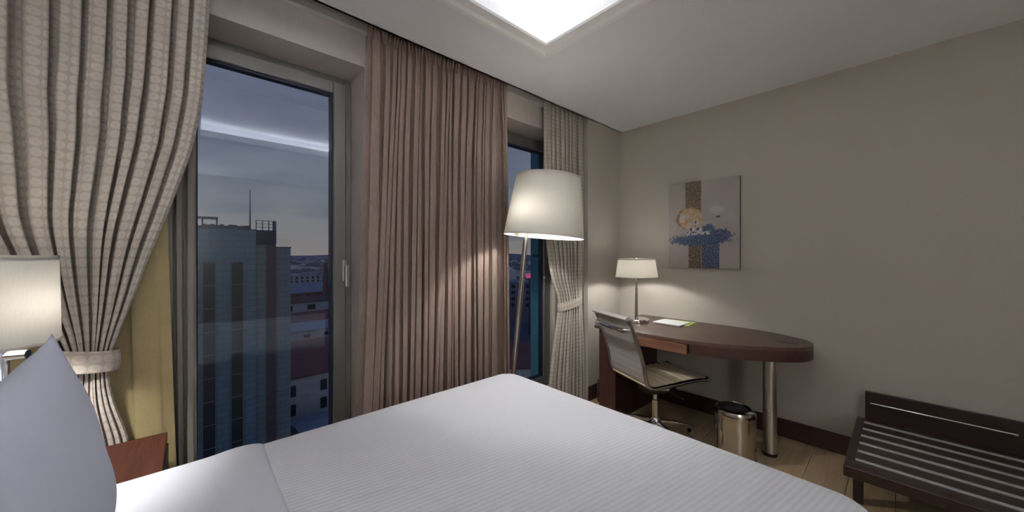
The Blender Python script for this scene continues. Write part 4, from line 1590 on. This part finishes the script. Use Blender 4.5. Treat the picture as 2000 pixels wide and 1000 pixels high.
sg = thing('rooftop_sign', 'small glowing pink sign on the block in the right window', 'sign', (118.0, 118.0, GZ))
b = bm_new()
box(b, -0.4, 0.4, -0.4, 0.4, 0, 26.5)
mesh_obj('post', b, M['roofmetal'], sg)
b = bm_new()
box(b, -1.7, 1.7, -0.4, 0.4, 26.5, 28.6, 0.1, 1)
o = mesh_obj('sign_face', b, emis('pink_neon', (1.0, 0.12, 0.32), 0.32), sg)
sg.rotation_euler = (0, 0, R(-45))

# far city: blocks nobody could count
rg = random.Random(77)
V, F = [], []
def add_block(cx, cy, w, d, h, a):
    ca, sa = math.cos(a), math.sin(a)
    i0 = len(V)
    for z_ in (GZ, GZ + h):
        for sx, sy in ((-1, -1), (1, -1), (1, 1), (-1, 1)):
            x_, y_ = sx * w / 2, sy * d / 2
            V.append((cx + x_ * ca - y_ * sa, cy + x_ * sa + y_ * ca, z_))
    for q in ((4, 5, 6, 7), (0, 1, 5, 4), (1, 2, 6, 5), (2, 3, 7, 6), (3, 0, 4, 7)):
        F.append(tuple(i0 + k for k in q))
for k in range(7000):
    dist = 130 * (20 ** rg.random())
    ang = R(rg.uniform(25, 125))
    x_, y_ = dist * math.cos(ang), dist * math.sin(ang)
    if 8 < x_ < 125 and 55 < y_ < 340 and abs(math.degrees(ang) - 77) < 9:
        continue
    if dist < 230 and 38 < math.degrees(ang) < 54:
        continue
    if any(math.hypot(x_ - a_, y_ - b_) < r_ for a_, b_, r_ in ((86, 420, 55), (150, 140, 42), (62, 56, 40), (72, 296, 72), (46, 190, 42), (37, 152, 48), (31, 128, 42), (18, 90, 40), (118, 118, 16))):
        continue
    s_ = rg.uniform(8, 20)
    add_block(x_, y_, s_, s_ * rg.uniform(0.6, 1.6), rg.uniform(6, 17) + (rg.random() < 0.03) * rg.uniform(4, 14), rg.uniform(0, PI))
me = bpy.data.meshes.new('city_blocks')
me.from_pydata(V, [], F)
me.materials.append(M['city'])
o = bpy.data.objects.new('city_blocks', me)
C.objects.link(o)
tag(o, 'dense far sprawl of small city blocks reaching to the horizon', 'city', kind='stuff')
# hills on the horizon
bm = bm_new()
prev = None
rg = random.Random(5)
for k in range(121):
    a = R(10 + 130 * k / 120)
    h_ = 8 + 24 * (0.5 + 0.5 * math.sin(k * 0.21)) * (0.6 + 0.4 * math.sin(k * 0.55 + 1)) + rg.uniform(0, 3)
    v0 = bm.verts.new((3200 * math.cos(a), 3200 * math.sin(a), GZ))
    v1 = bm.verts.new((3500 * math.cos(a), 3500 * math.sin(a), GZ + 18 + h_))
    v2 = bm.verts.new((4300 * math.cos(a), 4300 * math.sin(a), GZ))
    if prev:
        bm.faces.new((prev[0], v0, v1, prev[1]))
        bm.faces.new((prev[1], v1, v2, prev[2]))
    prev = (v0, v1, v2)
struct('hills', bm, M['hill'], None, True, label='low hills along the horizon, coloured blue for haze')
